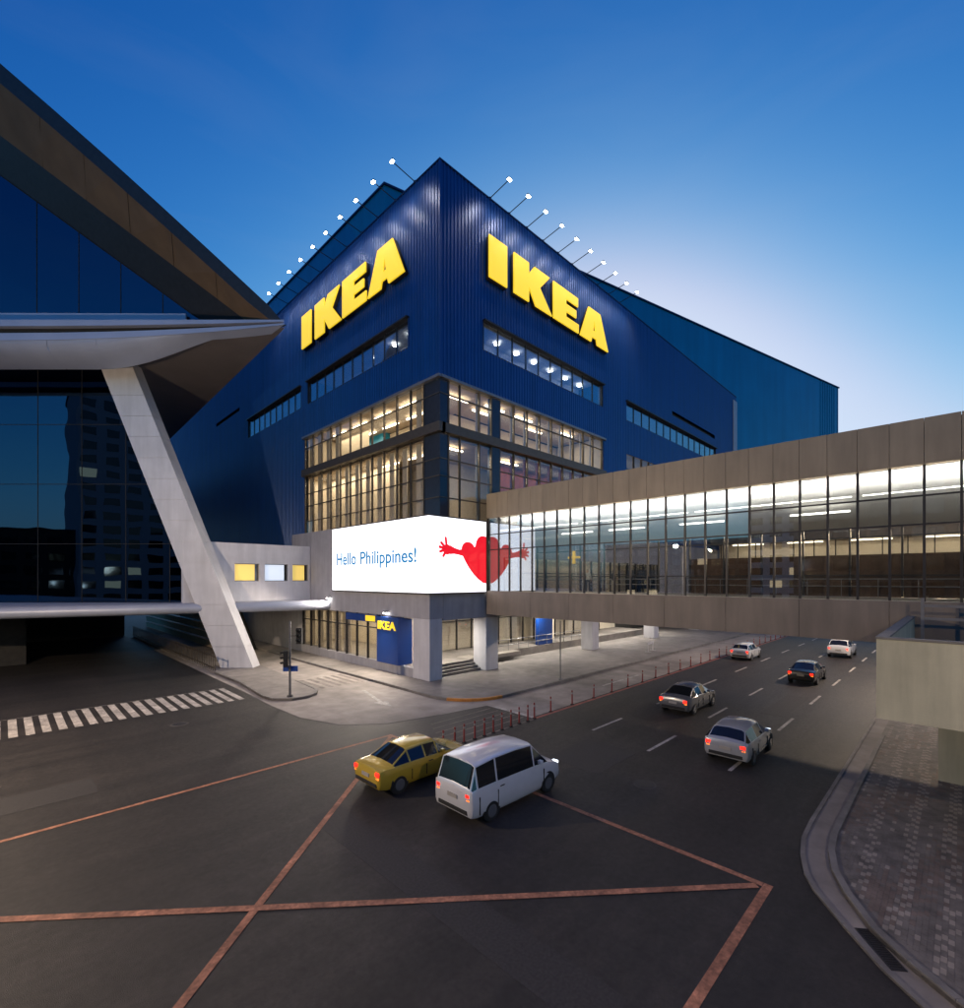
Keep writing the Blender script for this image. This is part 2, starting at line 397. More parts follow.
struct(stripe('median_line', (20.3, 16.25), (150, 16.25), .2, 'paint_trail_glow'))  # pale line; red glow of passing light trails is put into its colour
struct(stripe('lane_arrow', (29.8, 17.85), (35.1, 17.85), .18, 'paint_white'))
struct(stripe('stop_line', (20.45, 19.3), (20.35, 16.4), .28, 'paint_white'))
hz = struct(stripe('hatching', (13.6, 16.2), (20.1, 16.2), .1, 'paint_worn', z=PZ))
for i in range(5): stripe('hatch_stripe', (14.2 + .35 * i, 16.85 + .62 * i), (20.0, 16.85 + .62 * i), .10, 'paint_worn', z=PZ, parent=hz)
zz = struct(stripe('small_crossing', (15.6, 30.9), (15.6, 34.6), .3, 'paint_worn', z=.011))
for i in range(1, 6): stripe('crossing_stripe', (15.6 + i*.62, 30.9), (15.6 + i*.62, 34.6), .3, 'paint_worn', z=.011, parent=zz)
ar = struct(MB().slab([(16.2,23.7),(16.75,25.0),(16.45,25.0),(17.3,28.4),(17.1,28.5),(16.2,25.1),(15.9,25.2)], .007, .011).build('lane_arrow', 'paint_white'))

for i, (x, y) in enumerate(((16.6, 8.2), (6.5, 28.6))):
    mh = thing('manhole_cover', ('round iron manhole cover in the lane beyond the box junction', 'round iron manhole cover between the box junction and the zebra crossing')[i], 'manhole cover', (x, y, 0))
    MB().cyl((0, 0, .001), (0, 0, .007), .42, .42, 28).build('rim', 'kerb_dark', mh); MB().cyl((0, 0, .0075), (0, 0, .010), .35, .35, 28).build('lid', 'dark_metal', mh)
for (x0, x1, y0, y1) in ((16.2, 19.4, 9.9, 12.4), (-1.5, 2.4, 21.5, 23.2), (30, 36, 6.8, 8.0), (6.8, 7.9, 4.2, 14.5)):
    struct(MB().box(x0, x1, y0, y1, .0005, .0035).build('asphalt_patch', 'patch'))
# near pavement on the right: flush edging, gutter, kerb and block paving
ko = [(170,3.32),(32.8,3.32),(21.31,3.33),(17.6,3.33),(16.3,3.28),(15.28,3.1),(14.4,2.84),(13.77,2.53),(12.83,1.84),(11.9,1.09),(11.3,.45),(8.5,-3.2)]
ki = [(170,2.7),(29.25,2.7),(24.16,2.69),(19.56,2.69),(17.0,2.68),(15.9,2.58),(14.87,2.34),(13.98,1.96),(12.95,1.36),(12.31,.75),(11.75,.08),(9.2,-3.4)]
struct(MB().slab(ko + [(9.2,-3.4),(170,-3.4)], .0, .035).build('gutter', 'concrete'))
npv = struct(MB().slab(ki + [(170,-3.4)], .0, .13).build('near_pavement', 'paver_dark'))
kerb_run(ko[1:], .11, .065, 'edging_stone', 'kerb', 1, npv)
kerb_run(ki[1:], .15, .175, 'kerb_stone', 'kerb', 1, npv)
def kin(a):   # inner kerb offset at station a
    for p, q in zip(ki, ki[1:]):
        if q[0] <= a <= p[0]: return p[1] + (q[1]-p[1]) * (p[0]-a) / (p[0]-q[0])
    return -9
pv = MB(); rows = 0
L_, W_ = .2, .1
b = -2.6
while b < 2.6:
    shift = (rows % 2) * .1; a = 10.0 + shift
    while a < 33:
        if b + W_ < kin(a) - .18 and b + W_ < kin(a + L_) - .18:
            ph = (b + .06 * math.sin(a * .9)) % .8; r = random.random(); ck = (rows + int((a - shift) * 5 + .5)) % 2 == 0
            lite = (ph < .30 and ck and r < .82) or (.48 < ph < .60 and r < .14)
            m = 'paver_light' if lite else ('paver_red' if math.sin(a*.8 + b*2.2) + random.gauss(0, .6) > .6 else 'paver_dark')
            z = .135 + random.uniform(-.0018, .0018); e = .004
            x0, x1, y0, y1 = a + e, a + L_ - e, b + e, b + W_ - e
            pv.add([(x0,y0,.128),(x1,y0,.128),(x1,y1,.128),(x0,y1,.128),(x0,y0,z),(x1,y0,z),(x1,y1,z),(x0,y1,z)], [(4,5,6,7),(0,1,5,4),(1,2,6,5),(2,3,7,6),(3,0,4,7)], m)
        a += L_
    b += W_; rows += 1
tag(pv.build('paving_blocks', None, npv), kind='stuff')
# gully grate in the gutter
gr = thing('drain_grate', 'black slotted drain grate set in the kerb gutter beside the block paving', 'grate', (12.52, 1.18, .036), math.atan2(-.68, -.9))
f = MB(); f.box(-.56, .56, -.14, -.11, 0, .014); f.box(-.56, .56, .11, .14, 0, .014); f.box(-.56, -.53, -.11, .11, 0, .014); f.box(.53, .56, -.11, .11, 0, .014)
f.build('frame', 'dark_metal', gr)
MB().box(-.53, .53, -.11, .11, .0005, .003).build('pit', 'rubber', gr)
for i in range(17): MB().box(-.51 + i*.0625, -.48 + i*.0625, -.11, .11, .004, .013).build('slat', 'dark_metal', gr)

# ================================================================== SHOP BLOCK
A1, B1, ZT = 22.9, 27.3, 38.5
shop = thing('store_building', 'large windowless navy blue ribbed metal store with glazed corner floors', 'building', (A1, B1, 0))
off = Vector((A1, B1, 0))
class P:                                           # build in world metres, parent under a thing placed elsewhere
    pass
def put(mb, name, m, root, **k):
    o = mb.build(name, m, None, **k)
    o.parent = root
    p = root
    tot = Vector((0, 0, 0))
    while p is not None: tot += p.location; p = p.parent
    o.data.transform(Matrix.Translation(-tot)); return o
holesB = [(27.5,45.6,26.0,28.3),(50.7,79,25.8,27.9),(63,78.6,29.3,29.9),(22.9,45.7,12.2,22.4),(50.7,76,18.4,21.9)]
holesA = [(31.2,48.9,26.0,28.3),(50.6,66.3,26.0,28.3),(69.4,79.6,30.4,30.9),(27.3,49.6,12.2,22.4)]
mb = MB()
for c in cells(B1, 112, 4.6, ZT, holesA): ribbed(mb, 'A', A1, *c)
wall_a = put(mb, 'cladding', 'navy', shop)
mb = MB()
for c in cells(A1, 88.6, 12.0, ZT, holesB): ribbed(mb, 'B', B1, *c)
wall_b = put(mb, 'cladding', 'navy', shop)
mb = MB(); mb.box(A1 - .07, A1 + .10, B1 - .07, B1 + .10, 22.45, ZT + .02); put(mb, 'corner_trim', 'navy', shop)
mb = MB(); mb.box(A1 - .10, A1 + .35, B1 - .10, 112, ZT, ZT + .10); mb.box(A1 + .36, 88.6, B1 - .10, B1 + .35, ZT, ZT + .10); put(mb, 'parapet_cap', 'navy_trim', shop)
mb = MB(); mb.box(A1 + .4, 88.4, B1 + .4, 112, ZT - .6, ZT - .4); mb.box(88.4, 88.6, B1 + .1, 112, 0, ZT - .05); put(mb, 'roof', 'roof_dark', shop)
# solid core behind the rooms
mb = MB(); mb.box(30.5, 88.3, 34.5, 111, .2, ZT - .7); mb.box(A1 + .5, 30.4, 50.2, 111, 4.8, ZT - .7); mb.box(46.2, 88.3, B1 + 4.0, 34.4, 10.0, ZT - .7)
mb.box(A1 + .6, 46.1, B1 + .6, 34.4, 30.2, ZT - .7); mb.box(A1 + .6, 30.4, 34.5, 50.1, 30.2, ZT - .7)
put(mb, 'core', 'dark_in', shop)
# end strip of pale light panel
mb = MB(); wbox(mb, 'B', B1, 86.9, 88.55, 24, 37.6, .08, .2); put(mb, 'pale_panel', 'render_white', shop)['label'] = 'pale vertical panel at the end of the blue facade'
# --- recessed window strips
def strip(face, base, u0, u1, z0, z1, ndiv, lamps):
    fr = MB()
    wbox(fr, face, base, u0 - .12, u1 + .12, z1 - .02, z1 + .10, -.5, .30)          # hood
    wbox(fr, face, base, u0 - .02, u1 + .02, z0 - .1, z0, -.55, .02)
    wbox(fr, face, base, u0 - .1, u0, z0, z1 - .03, -.55, .015); wbox(fr, face, base, u1, u1 + .1, z0, z1 - .03, -.55, .015)
    n = ndiv; st = (u1 - u0) / n
    for i in range(1, n): wbox(fr, face, base, u0 + i*st - .04, u0 + i*st + .04, z0, z1 - .03, -.22, -.08)
    o = put(fr, 'window_strip', 'dark_metal', shop)
    for i in range(n):
        pm = MB(); wbox(pm, face, base, u0 + i*st + .045, u0 + (i+1)*st - .045, z0 + .01, z1 - .04, -.16, -.13); put(pm, 'pane', 'pane_strip', o)
    rm = MB(); wbox(rm, face, base, u0, u1, z0 - .35, z0 - .12, -3.0, -.6); wbox(rm, face, base, u0, u1, z0 - .1, z1 + .5, -3.2, -3.02); wbox(rm, face, base, u0, u1, z1 + .3, z1 + .4, -3.0, -.6)
    put(rm, 'room', 'grey_in', o)
    for u in lamps:
        c = W(face, base, u, z1 + .1, -2.0)
        put(MB().cyl((c[0], c[1], c[2]), (c[0], c[1], c[2] + .06), .24, .24, 18), 'ceiling_lamp', 'spot_disc', o)
    return o
strip('B', B1, 27.5, 45.6, 26.0, 28.3, 10, [31.2 + i*2.6 for i in range(6)])
strip('B', B1, 50.7, 79, 25.8, 27.9, 14, [])
strip('A', A1, 31.2, 48.9, 26.0, 28.3, 10, [33.6, 35.9])
strip('A', A1, 50.6, 66.3, 26.0, 28.3, 9, [])
mb = MB(); wbox(mb, 'B', B1, 63, 78.6, 29.3, 29.9, -.5, -.35); put(mb, 'louvre', 'dark_metal', shop)
mb = MB(); wbox(mb, 'A', A1, 69.4, 79.6, 30.4, 30.9, -.5, -.35); put(mb, 'louvre', 'dark_metal', shop)
# --- glazed corner floors
UA = [49.6 - i * 1.87 for i in range(11)] + [29.2]; UA = sorted(set(round(u, 3) for u in UA if u > 29.9) | {29.2})
UB = [23.75, 24.9, 27.0, 28.4]; UB2 = [29.4 + i * 1.79 for i in range(10)]
def curtain(face, base, us, levels, name='curtain_wall', pm='pane_warm', fm='bronze', dep=.16, skip=()):
    fr = MB()
    z0, z1 = levels[0], levels[-1]
    for u in us: wbox(fr, face, base, u - .05, u + .05, z0, z1, -.12, .05)
    for z in levels[1:-1]:
        for a, b_ in zip(us, us[1:]): wbox(fr, face, base, a + .05, b_ - .05, z - .04, z + .04, -.10, .02)
    o = put(fr, name, fm, shop)
    for a, b_ in zip(us, us[1:]):
        for k, (p, q) in enumerate(zip(levels, levels[1:])):
            if (k) in skip: continue
            pn = MB(); wbox(pn, face, base, a + .052, b_ - .052, p + .042, q - .042, -.08, -.05); put(pn, 'pane', pm, o)
    return o
for zt_ in (13.6, 15.2, 16.5, 21.35):
    tb = MB(); wbox(tb, 'A', A1, B1 + .02, 29.14, zt_ - .04, zt_ + .04, -.0, .03); wbox(tb, 'B', B1, A1 + .03, 23.70, zt_ - .04, zt_ + .04, 0, .03); put(tb, 'corner_transom', 'bronze', shop)
LU = [19.15, 21.35, 22.4]; LL = [12.2, 13.6, 15.2, 16.5, 18.35]
for us, face, base in ((UA, 'A', A1), (UB, 'B', B1), (UB2, 'B', B1)):
    curtain(face, base, us, LU); curtain(face, base, us, LL)
sp = MB(); wbox(sp, 'A', A1, B1 - .3, 49.9, 18.4, 19.1, -.3, .32); wbox(sp, 'B', B1, A1 + .0, 46.0, 18.4, 19.1, -.3, .30)
put(sp, 'spandrel', 'bronze', shop)
sp = MB(); wbox(sp, 'A', A1, B1 - .2, 49.9, 22.42, 22.62, -.3, .28); wbox(sp, 'B', B1, A1 + .0, 46.0, 22.42, 22.62, -.3, .26)
put(sp, 'window_head', 'grey_metal', shop)
for z0, z1 in ((12.2, 18.38), (19.12, 22.4)):
    put(MB().box(A1 + .02, A1 + .8, B1 + .02, B1 + 1.85, z0, z1), 'corner_column', 'corner_dark', shop)
    cp = MB(); wbox(cp, 'B', B1, 28.47, 29.33, z0, z1, -.5, .05); put(cp, 'column_panel', 'corner_dark', shop)
# rooms behind them: floors, ceilings, back walls, blinds and light tubes
rm = MB()
for z in (12.0, 18.45):
    rm.box(A1 + .35, 29.9, B1 + .35, 49.8, z, z + .25, 'floor_in'); rm.box(29.95, 46.0, B1 + .35, 33.5, z, z + .25, 'floor_in')
for z in (18.2, 22.9):
    rm.box(A1 + .35, 29.9, B1 + .35, 49.8, z, z + .12, 'cream_dim'); rm.box(29.95, 46.0, B1 + .35, 33.5, z, z + .12, 'cream_dim')
rm.box(29.0, 29.2, 33.6, 49.8, 12.3, 22.8, 'cream'); rm.box(29.0, 46.0, 33.6, 33.8, 12.3, 22.8, 'cream'); rm.box(45.9, 46.05, B1 + .4, 33.5, 12.3, 22.8, 'cream'); rm.box(A1 + .4, 29.0, 49.65, 49.78, 12.3, 22.8, 'cream')
put(rm, 'room', None, shop)
pt = MB(); pt.box(A1 + 2.5, A1 + 2.65, 36.2, 49.6, 12.3, 18.15); put(pt, 'partition', 'cream', shop)
pt = MB(); pt.box(A1 + 3.6, A1 + 3.75, 43.0, 49.6, 18.75, 22.85); put(pt, 'partition', 'cream', shop)
for i, (a, b_) in enumerate(zip(UA, UA[1:])):
    for z0, z1 in ((12.3, 18.2), (18.75, 22.85)):
        if z0 > 15 and 0 < i < 7: continue
        bl = MB(); wbox(bl, 'A', A1, b_ - .75, b_ - .12, z0, z1, -.55, -.47); put(bl, 'blind', 'cream', shop)
for i, (a, b_) in enumerate(zip(UB + UB2, UB[1:] + [None] + UB2[1:])):
    if b_ is None or i in (1,): continue
    bl = MB(); wbox(bl, 'B', B1, a + .10, a + .5, 12.3, 18.2, -.55, -.47); put(bl, 'blind', 'cream' if i < 5 else 'red_in', shop)
    bl = MB(); wbox(bl, 'B', B1, a + .08, a + .34, 18.75, 22.85, -.55, -.47); put(bl, 'blind', 'cream', shop)
mb = MB()
wbox(mb, 'B', B1, 33, 45.6, 12.3, 18.2, -3.4, -3.3); put(mb, 'partition', 'red_in', shop)
for (x, y, z, dx, dy) in [(25.0,46,22.6,0,2.6),(25.0,42,22.6,0,2.6),(25.0,38,22.6,0,2.6),(25.0,34,22.6,0,2.6),(27.2,44,22.6,0,2.6),(27.2,40,22.6,0,2.6),(27.2,36,22.6,0,2.6),(25.0,30.5,22.6,1.8,0),
                          (25.2,37,17.9,0,2.4),(25.2,33,17.9,0,2.4),(25.0,30.6,17.9,1.8,0),(27.0,30,22.6,2.6,0),(31.0,29.4,22.6,2.4,0),(35.0,29.4,22.6,2.4,0),(38.5,31,22.6,2.4,0),(42.0,29.4,22.6,2.4,0),(25.6,29,17.9,2.2,0),(32.5,29,17.9,2.2,0),(31,31,22.6,2.4,0)]:
    t = MB().box(x - max(.09, dx/2), x + max(.09, dx/2), y - max(.09, dy/2), y + max(.09, dy/2), z, z + .1); put(t, 'light_tube', 'tube', shop)
for (x, y, z, sx, sy, e) in [(26, 41.5, 22.7, 3, 14, 650), (26.2, 31.5, 22.7, 4, 5, 260), (37.5, 30.2, 22.7, 14, 2.5, 420), (24.4, 42.5, 18.1, 1.4, 13, 650), (25.5, 31.5, 18.1, 4, 5, 300), (37.5, 28.9, 18.1, 14, 1.5, 260)]:
    area_light('room_light', (x, y, z), (0, 0, 0), sx, sy, e, WARM)
# second glazed strip further along the road side
fr = curtain('B', B1, [50.7 + i * 1.9 for i in range(14)], [18.4, 21.9])
rm = MB(); rm.box(50.7, 76, B1 + .35, 31, 18.1, 18.38, 'floor_in'); rm.box(50.7, 76, B1 + .35, 31, 21.95, 22.1, 'cream_dim'); rm.box(50.7, 76, 30.9, 31.05, 18.4, 21.9, 'red_in'); put(rm, 'room', None, shop)
area_light('room_light', (62, 29.3, 21.8), (0, 0, 0), 18, 2, 200, WARM)

# --- higher teal block behind
tl = thing('rear_block', 'smooth teal blue taller block rising behind the navy store', 'building', (28.4, 42.9, 0))
poly = [(28.4, 42.9), (128.3, 19.0), (140, 68), (28.4, 110)]
put(MB().slab(poly, 20, 48.9), 'wall', 'teal', tl)
mb = MB(); mb.slab([(28.25, 42.75), (128.5, 18.77), (128.6, 19.3), (28.8, 43.2), (28.8, 110), (28.25, 110)], 48.9, 49.1); put(mb, 'parapet_cap', 'navy_trim', tl)
d = (Vector((128.3, 19.0)) - Vector((28.4, 42.9))).normalized(); n = Vector((d.y, -d.x))
for i in range(1, 9):      # sheet joints near the far end
    p = Vector((128.3, 19.0)) - d * (i * 1.0 if i > 1 else .4); q = p + n * .05
    mb = MB().bar((q.x, q.y, 20.2), (q.x, q.y, 48.7), .10, .06); put(mb, 'sheet_rib', 'teal', tl)

# --- big letters
def letters(face, base, u_start, label):
    root = thing('letter_sign', label, 'sign', W(face, base, u_start, 31.8, .5))
    H = 3.4
    shapes = [
        (0.0, [[(0,0),(2.15,0),(2.15,H),(0,H)]]),
        (3.0, [[(0,0),(2.0,0),(2.0,1.3),(2.95,0),(5.35,0),(3.55,1.85),(5.0,H),(2.75,H),(2.0,2.45),(2.0,H),(0,H)]]),
        (8.55, [[(0,0),(4.15,0),(4.15,.85),(2.05,.85),(2.05,1.35),(3.75,1.35),(3.75,2.08),(2.05,2.08),(2.05,2.55),(4.05,2.55),(4.05,H),(0,H)]]),
        (12.95, [[(0,0),(1.55,H),(3.75,H),(5.35,0),(3.15,0),(2.98,.55),(2.2,.55),(2.02,0)], [(2.38,1.25),(2.82,1.25),(2.62,2.35)]])]
    sgn = 1 if face == 'B' else -1
    for u, spl in shapes:
        me = curve_mesh(spl, .12)
        me.transform(face_matrix(face, base, u_start + sgn * u, 31.8, .44)); me.transform(Matrix.Translation(-root.location))
        me.materials.clear(); me.materials.append(M['letter_yellow']); o = link('letter', me, root)
        s2 = curve_mesh(spl[:1], .30)
        s2.transform(face_matrix(face, base, u_start + sgn * (u + .05), 31.74, .22)); s2.transform(Matrix.Translation(-root.location))
        s2.materials.clear(); s2.materials.append(M['letter_side']); link('return', s2, o)
letters('B', B1, 27.65, 'glowing yellow raised letters on the blue wall facing the wide road')
letters('A', A1, 49.4, 'glowing yellow raised letters on the blue wall facing the glass-fronted mall')
# --- floodlights on arms
def flood(face, base, u, label, group, proto=None):
    loc = W(face, base, u, ZT + .12, 0)
    if proto is not None:
        o = copy_tree(proto); o.location = loc
        return o
    o = thing('floodlight', label, 'floodlight', loc, 0, group)
    dx, dy = (-1, 0) if face == 'A' else (0, -1)
    MB().bar((-dx*.1, -dy*.1, -.02), (dx*2.1, dy*2.1, .28), .05, .05).build('arm', 'dark_metal', o)
    MB().box(-.1, .1, -.1, .1, -.02, .06).build('bracket', 'dark_metal', o)
    hd = MB(); c = Vector((dx*2.15, dy*2.15, .26)); px, py = abs(dy), abs(dx)
    hd.box(c.x - .12 - .08*px, c.x + .12 + .08*px, c.y - .12 - .08*py, c.y + .12 + .08*py, c.z + .03, c.z + .11); h = hd.build('head', 'dark_metal', o)
    ln = MB(); ln.box(c.x - .09 - .06*px, c.x + .09 + .06*px, c.y - .09 - .06*py, c.y + .09 + .06*py, c.z - .03, c.z + .03); ln.build('lens', 'flood_lens', h)
    l = bpy.data.lights.new('flood_beam', 'SPOT'); l.energy = 300; l.spot_size = R(110); l.spot_blend = .8; l.color = (1, .90, .80); l.shadow_soft_size = .12
    lo = bpy.data.objects.new('flood_beam', l); col.objects.link(lo); lo.parent = o
    lo.location = (c.x, c.y, c.z - .18)
    tgt = Vector((-dx * .0, -dy * .0, -6.0)); lo.rotation_euler = (tgt - Vector(lo.location)).to_track_quat('-Z', 'Y').to_euler()
    return o
fb = flood('B', B1, 28.2, 'small bright floodlight on a thin arm above the blue wall facing the wide road', 'floodlights above the road wall')
for i in range(1, 10): flood('B', B1, 28.2 + 2.33 * i, '', '', fb)
fa = flood('A', A1, 30.3, 'small bright floodlight on a thin arm above the blue wall facing the mall', 'floodlights above the mall wall')
for i in range(1, 10): flood('A', A1, 30.3 + 2.62 * i, '', '', fa)

# ================================================================== PODIUM (rendered base with the corner screen)
A0, B0 = 21.6, 26.9
pod = thing('podium', 'pale rendered base storey with pillars under the navy store', 'building', (A0, B0, 0))
mb = MB(); mb.box(A0, A1 - .02, B0, 49.9, 4.6, 12.12); mb.box(A0, A1 - .12, 49.92, 95, 4.6, 9.8)
put(mb, 'fascia', 'render_grey', pod, bevel=.03)
mb = MB()
for u0, u1, z0, z1 in cells(A1, 100, 4.45, 12.0, [(29.5, 58, 5.4, 9.3)]): wbox(mb, 'B', B0, u0, u1, z0, z1, -.38, 0.0)
put(mb, 'fascia', 'render_grey', pod)
mb = MB(); mb.box(A1, 100, B0 + .4, 34, 4.45, 4.7); mb.box(A0 + .3, A1 - .03, B0 + .3, 49.8, 4.5, 4.58); mb.box(A1, 30, 34.02, 49.8, 4.45, 4.7); put(mb, 'soffit', 'render_white', pod)
def pillar(x0, x1, y0, y1, z1=4.45):
    return put(MB().box(x0, x1, y0, y1, .15, z1), 'pillar', 'render_white', pod, bevel=.04)
pillar(A0, 22.8, B0, 28.9, 4.6); pillar(27.4, 28.8, B0 + .02, 28.4)
for a in (43.0, 57.0, 71.0, 85.0): pillar(a, a + 1.25, B0 + .02, 28.3)
# ground-floor wall and glazing on the mall side
mb = MB(); mb.box(A0 + .02, A0 + .42, 28.92, 47.5, .15, .86); mb.box(A0 + .02, A0 + .42, 47.52, 95, .15, 4.58); put(mb, 'plinth_wall', 'render_grey', pod)
root_shop = shop; shop = pod
us = [47.45 - i * 1.74 for i in range(9)]
fo = curtain('A', A0 + .1, sorted(us), [.87, 3.5, 4.58], name='shopfront', pm='pane_shop', fm='dark_metal')
rm = MB(); rm.box(A0 + .5, 34, 28.92, 49.5, .55, .86, 'floor_in'); rm.box(26.8, 27.0, 34.2, 49.5, .88, 4.45, 'cream'); rm.box(A0 + .5, 26.8, 48.9, 49.1, .88, 4.45, 'cream'); rm.box(27.0, 60, 34.02, 34.2, .88, 4.45, 'cream')
put(rm, 'room', None, pod)
for a, b_ in list(zip(sorted(us), sorted(us)[1:]))[3:]:
    bl = MB(); wbox(bl, 'A', A0 + .1, a + .35, b_ - .2, .88, 4.4, -.7, -.6); put(bl, 'blind', 'cream', pod)
mb = MB(); wbox(mb, 'A', A0 + .1, 33.6, 38.6, 3.95, 4.55, .02, .14); put(mb, 'sign_band', 'sign_blue', pod)
mb = MB(); wbox(mb, 'A', A0 + .1, 33.9, 35.3, 4.02, 4.48, .15, .2); put(mb, 'sign_panel', 'letter_yellow', pod)
area_light('room_light', (23.9, 41, 4.4), (0, 0, 0), 3, 12, 420, WARM)
area_light('room_light', (24.6, 31, 4.4), (0, 0, 0), 3, 3.5, 120, WARM)
# steps between the pillars
for i in range(4):
    put(MB().box(22.85, 27.35, 27.5 + i * .32, 30.5, .15 + i * .18 + (.001 if i else 0), .15 + (i + 1) * .18), 'step', 'concrete', pod)
    put(MB().box(22.86, 27.34, 27.49 + i * .32, 27.55 + i * .32, .15 + (i+1)*.18 - .05, .15 + (i + 1) * .18 + .004), 'nosing', 'dark_metal', pod)
mb = MB(); mb.box(22.85, 60, 30.52, 34, .15, .87); mb.box(28.9, 60, 29.8, 30.5, .15, .87); put(mb, 'platform', 'concrete', pod)
# shopfront at the back of the platform
us = [28.0 + i * 1.9 for i in range(15)]
curtain('B', 33.2, us, [.9, 3.6, 4.44], name='shopfront', pm='pane_shop', fm='dark_metal')
rm = MB(); rm.box(36.0, 37.6, 33.5, 33.6, .9, 4.4, 'cream'); rm.box(40, 41, 33.5, 33.6, .9, 4.4, 'cream'); put(rm, 'blind', None, pod)
mb = MB(); mb.box(37.9, 40.2, 29.9, 30.3, .9, 3.5); put(mb, 'blue_panel', 'sign_blue', pod)
mb = MB(); mb.box(22.9, 24.6, 31.6, 31.9, .9, 4.4); mb.box(41.2, 42.6, 31.5, 31.8, .9, 4.4); put(mb, 'light_partition', 'cream', pod)
# railing along the platform
rl = MB()
for z in (1.35, 1.85): rl.cyl((29.0, 29.9, z), (48, 29.9, z), .03)
for i in range(14): rl.cyl((29.0 + i*1.46, 29.9, .87), (29.0 + i*1.46, 29.9, 1.87), .025)
put(rl, 'railing', 'grey_metal', pod)
for i in range(7): area_light('soffit_light', (25 + i * 6.2, 29.5, 4.4), (0, 0, 0), .5, .5, 300, NEUT)
for i in range(7): put(MB().cyl((25 + i * 6.2, 29.5, 4.41), (25 + i * 6.2, 29.5, 4.449), .3, .3, 16), 'downlight', 'tube_white', pod)
# lit upper floor behind the footbridge
curtain('B', B0, [29.5 + i * 1.9 for i in range(16)], [5.42, 8.0, 9.28], name='upper_shopfront', pm='pane_shop', fm='dark_metal')
rm = MB(); rm.box(29.5, 58.2, B0 + .4, 31.5, 5.1, 5.4, 'floor_in'); rm.box(29.5, 58.2, 31.4, 31.6, 5.4, 9.4, 'cream'); rm.box(29.5, 58.2, B0 + .4, 31.5, 9.35, 9.5, 'white_in'); put(rm, 'room', None, pod)
area_light('room_light', (43, 29.2, 9.3), (0, 0, 0), 24, 2.5, 240, WARM)
shop = root_shop
# blue entrance box with yellow lettering
kb = thing('blue_sign_box', 'deep blue box with small yellow lettering standing in the shopfront by the corner pillar', 'sign', (A0, 30.4, .87))
put(MB().box(A0 - .25, 22.7, 30.4, 33.35, .88, 4.52), 'box', 'sign_blue', kb, bevel=.02)
def text_mesh(body, size, ext, xs=1.0):
    cu = bpy.data.curves.new('text', 'FONT'); cu.body = body; cu.size = size; cu.extrude = ext
    me = curve_to_mesh(cu); me.transform(Matrix.Diagonal((xs, 1, 1, 1))); return me
def mesh_w(me): 
    xs = [v.co.x for v in me.vertices]; return min(xs), max(xs)
def text_on(face, base, u, z, out, body, cap, width, m, name, root, ext=.02, bold=0.0):
    cu = bpy.data.curves.new('text', 'FONT'); cu.body = body; cu.size = cap / .72; cu.extrude = ext; cu.offset = bold
    me = curve_to_mesh(cu); a, b_ = mesh_w(me); k = width / (b_ - a)
    me.transform(Matrix.Translation((-a, 0, 0))); me.transform(Matrix.Diagonal((k, 1, 1, 1)))
    me.transform(face_matrix(face, base, u, z, out))
    tot = Vector((0, 0, 0)); p = root
    while p is not None: tot += p.location; p = p.parent
    me.transform(Matrix.Translation(-tot)); me.materials.clear(); me.materials.append(M[m])
    return link(name, me, root)
text_on('A', A0, 33.15, 3.55, .29, 'IKEA', .62, 2.5, 'letter_yellow', 'lettering', kb, bold=.03)
# corner screen
scr = thing('corner_screen', 'bright white lit screen wrapping the corner with blue greeting and red heart', 'screen', (A0, B0, 6.5))
mb = MB(); mb.box(A0 - .28, A0 - .01, B0 - .28, 40.65, 6.5, 12.0); mb.box(A0, 27.12, B0 - .28, B0 - .01, 6.5, 12.0); put(mb, 'display', 'screen_white', scr)
mb = MB(); mb.box(A0 - .3, A0 - .0, B0 - .3, 40.7, 12.01, 12.10); mb.box(A0 + .01, 27.12, B0 - .3, B0, 12.01, 12.1); mb.box(A0 - .3, A0, 40.66, 40.74, 6.45, 12.0); mb.box(A0 - .3, A0, B0 - .3, 40.74, 6.41, 6.49); mb.box(A0 + .01, 27.12, B0 - .3, B0, 6.41, 6.49)
put(mb, 'frame', 'bronze', scr)
text_on('A', A0, 39.75, 8.75, .30, 'Hello', 1.08, 3.3, 'screen_blue', 'greeting_word', scr, ext=.008, bold=.022)
text_on('A', A0, 35.75, 8.75, .30, 'Philippines!', 1.08, 7.7, 'screen_blue', 'greeting_word', scr, ext=.008, bold=.022)
# half heart with an arm and open hand, cut off at the bridge
def blob(cx, cz, rx, rz, a0, a1, n): return [(cx + rx*math.cos(R(a0+(a1-a0)*i/n)), cz + rz*math.sin(R(a0+(a1-a0)*i/n))) for i in range(n+1)]
def finger(px, pz, ang, L, r):
    dx, dz = math.cos(R(ang)), math.sin(R(ang)); nx, nz = -dz, dx; tx, tz = px + dx*L, pz + dz*L
    return [(px + nx*r, pz + nz*r)] + [(tx + r*math.cos(R(ang + t)), tz + r*math.sin(R(ang + t))) for t in (90, 60, 30, 0, -30, -60, -90)] + [(px - nx*r, pz - nz*r)]
body = [(27.08, 7.15), (26.7, 7.2), (26.2, 7.48), (25.7, 7.85), (25.2, 8.35), (24.85, 8.8), (24.55, 9.25), (24.42, 9.7)]
body += blob(25.12, 9.78, .68, .55, 170, 40, 8) + [(25.78, 9.95), (25.9, 10.05)] + blob(26.72, 10.1, .8, .78, 165, 80, 8) + [(27.08, 10.82)]
sheets = [body, [(24.7, 9.2), (24.2, 9.3), (23.7, 9.36), (23.25, 9.32), (23.1, 9.75), (23.3, 9.98), (23.7, 9.82), (24.2, 9.7), (24.7, 9.75)], blob(23.0, 9.66, .40, .38, 0, 345, 23)]
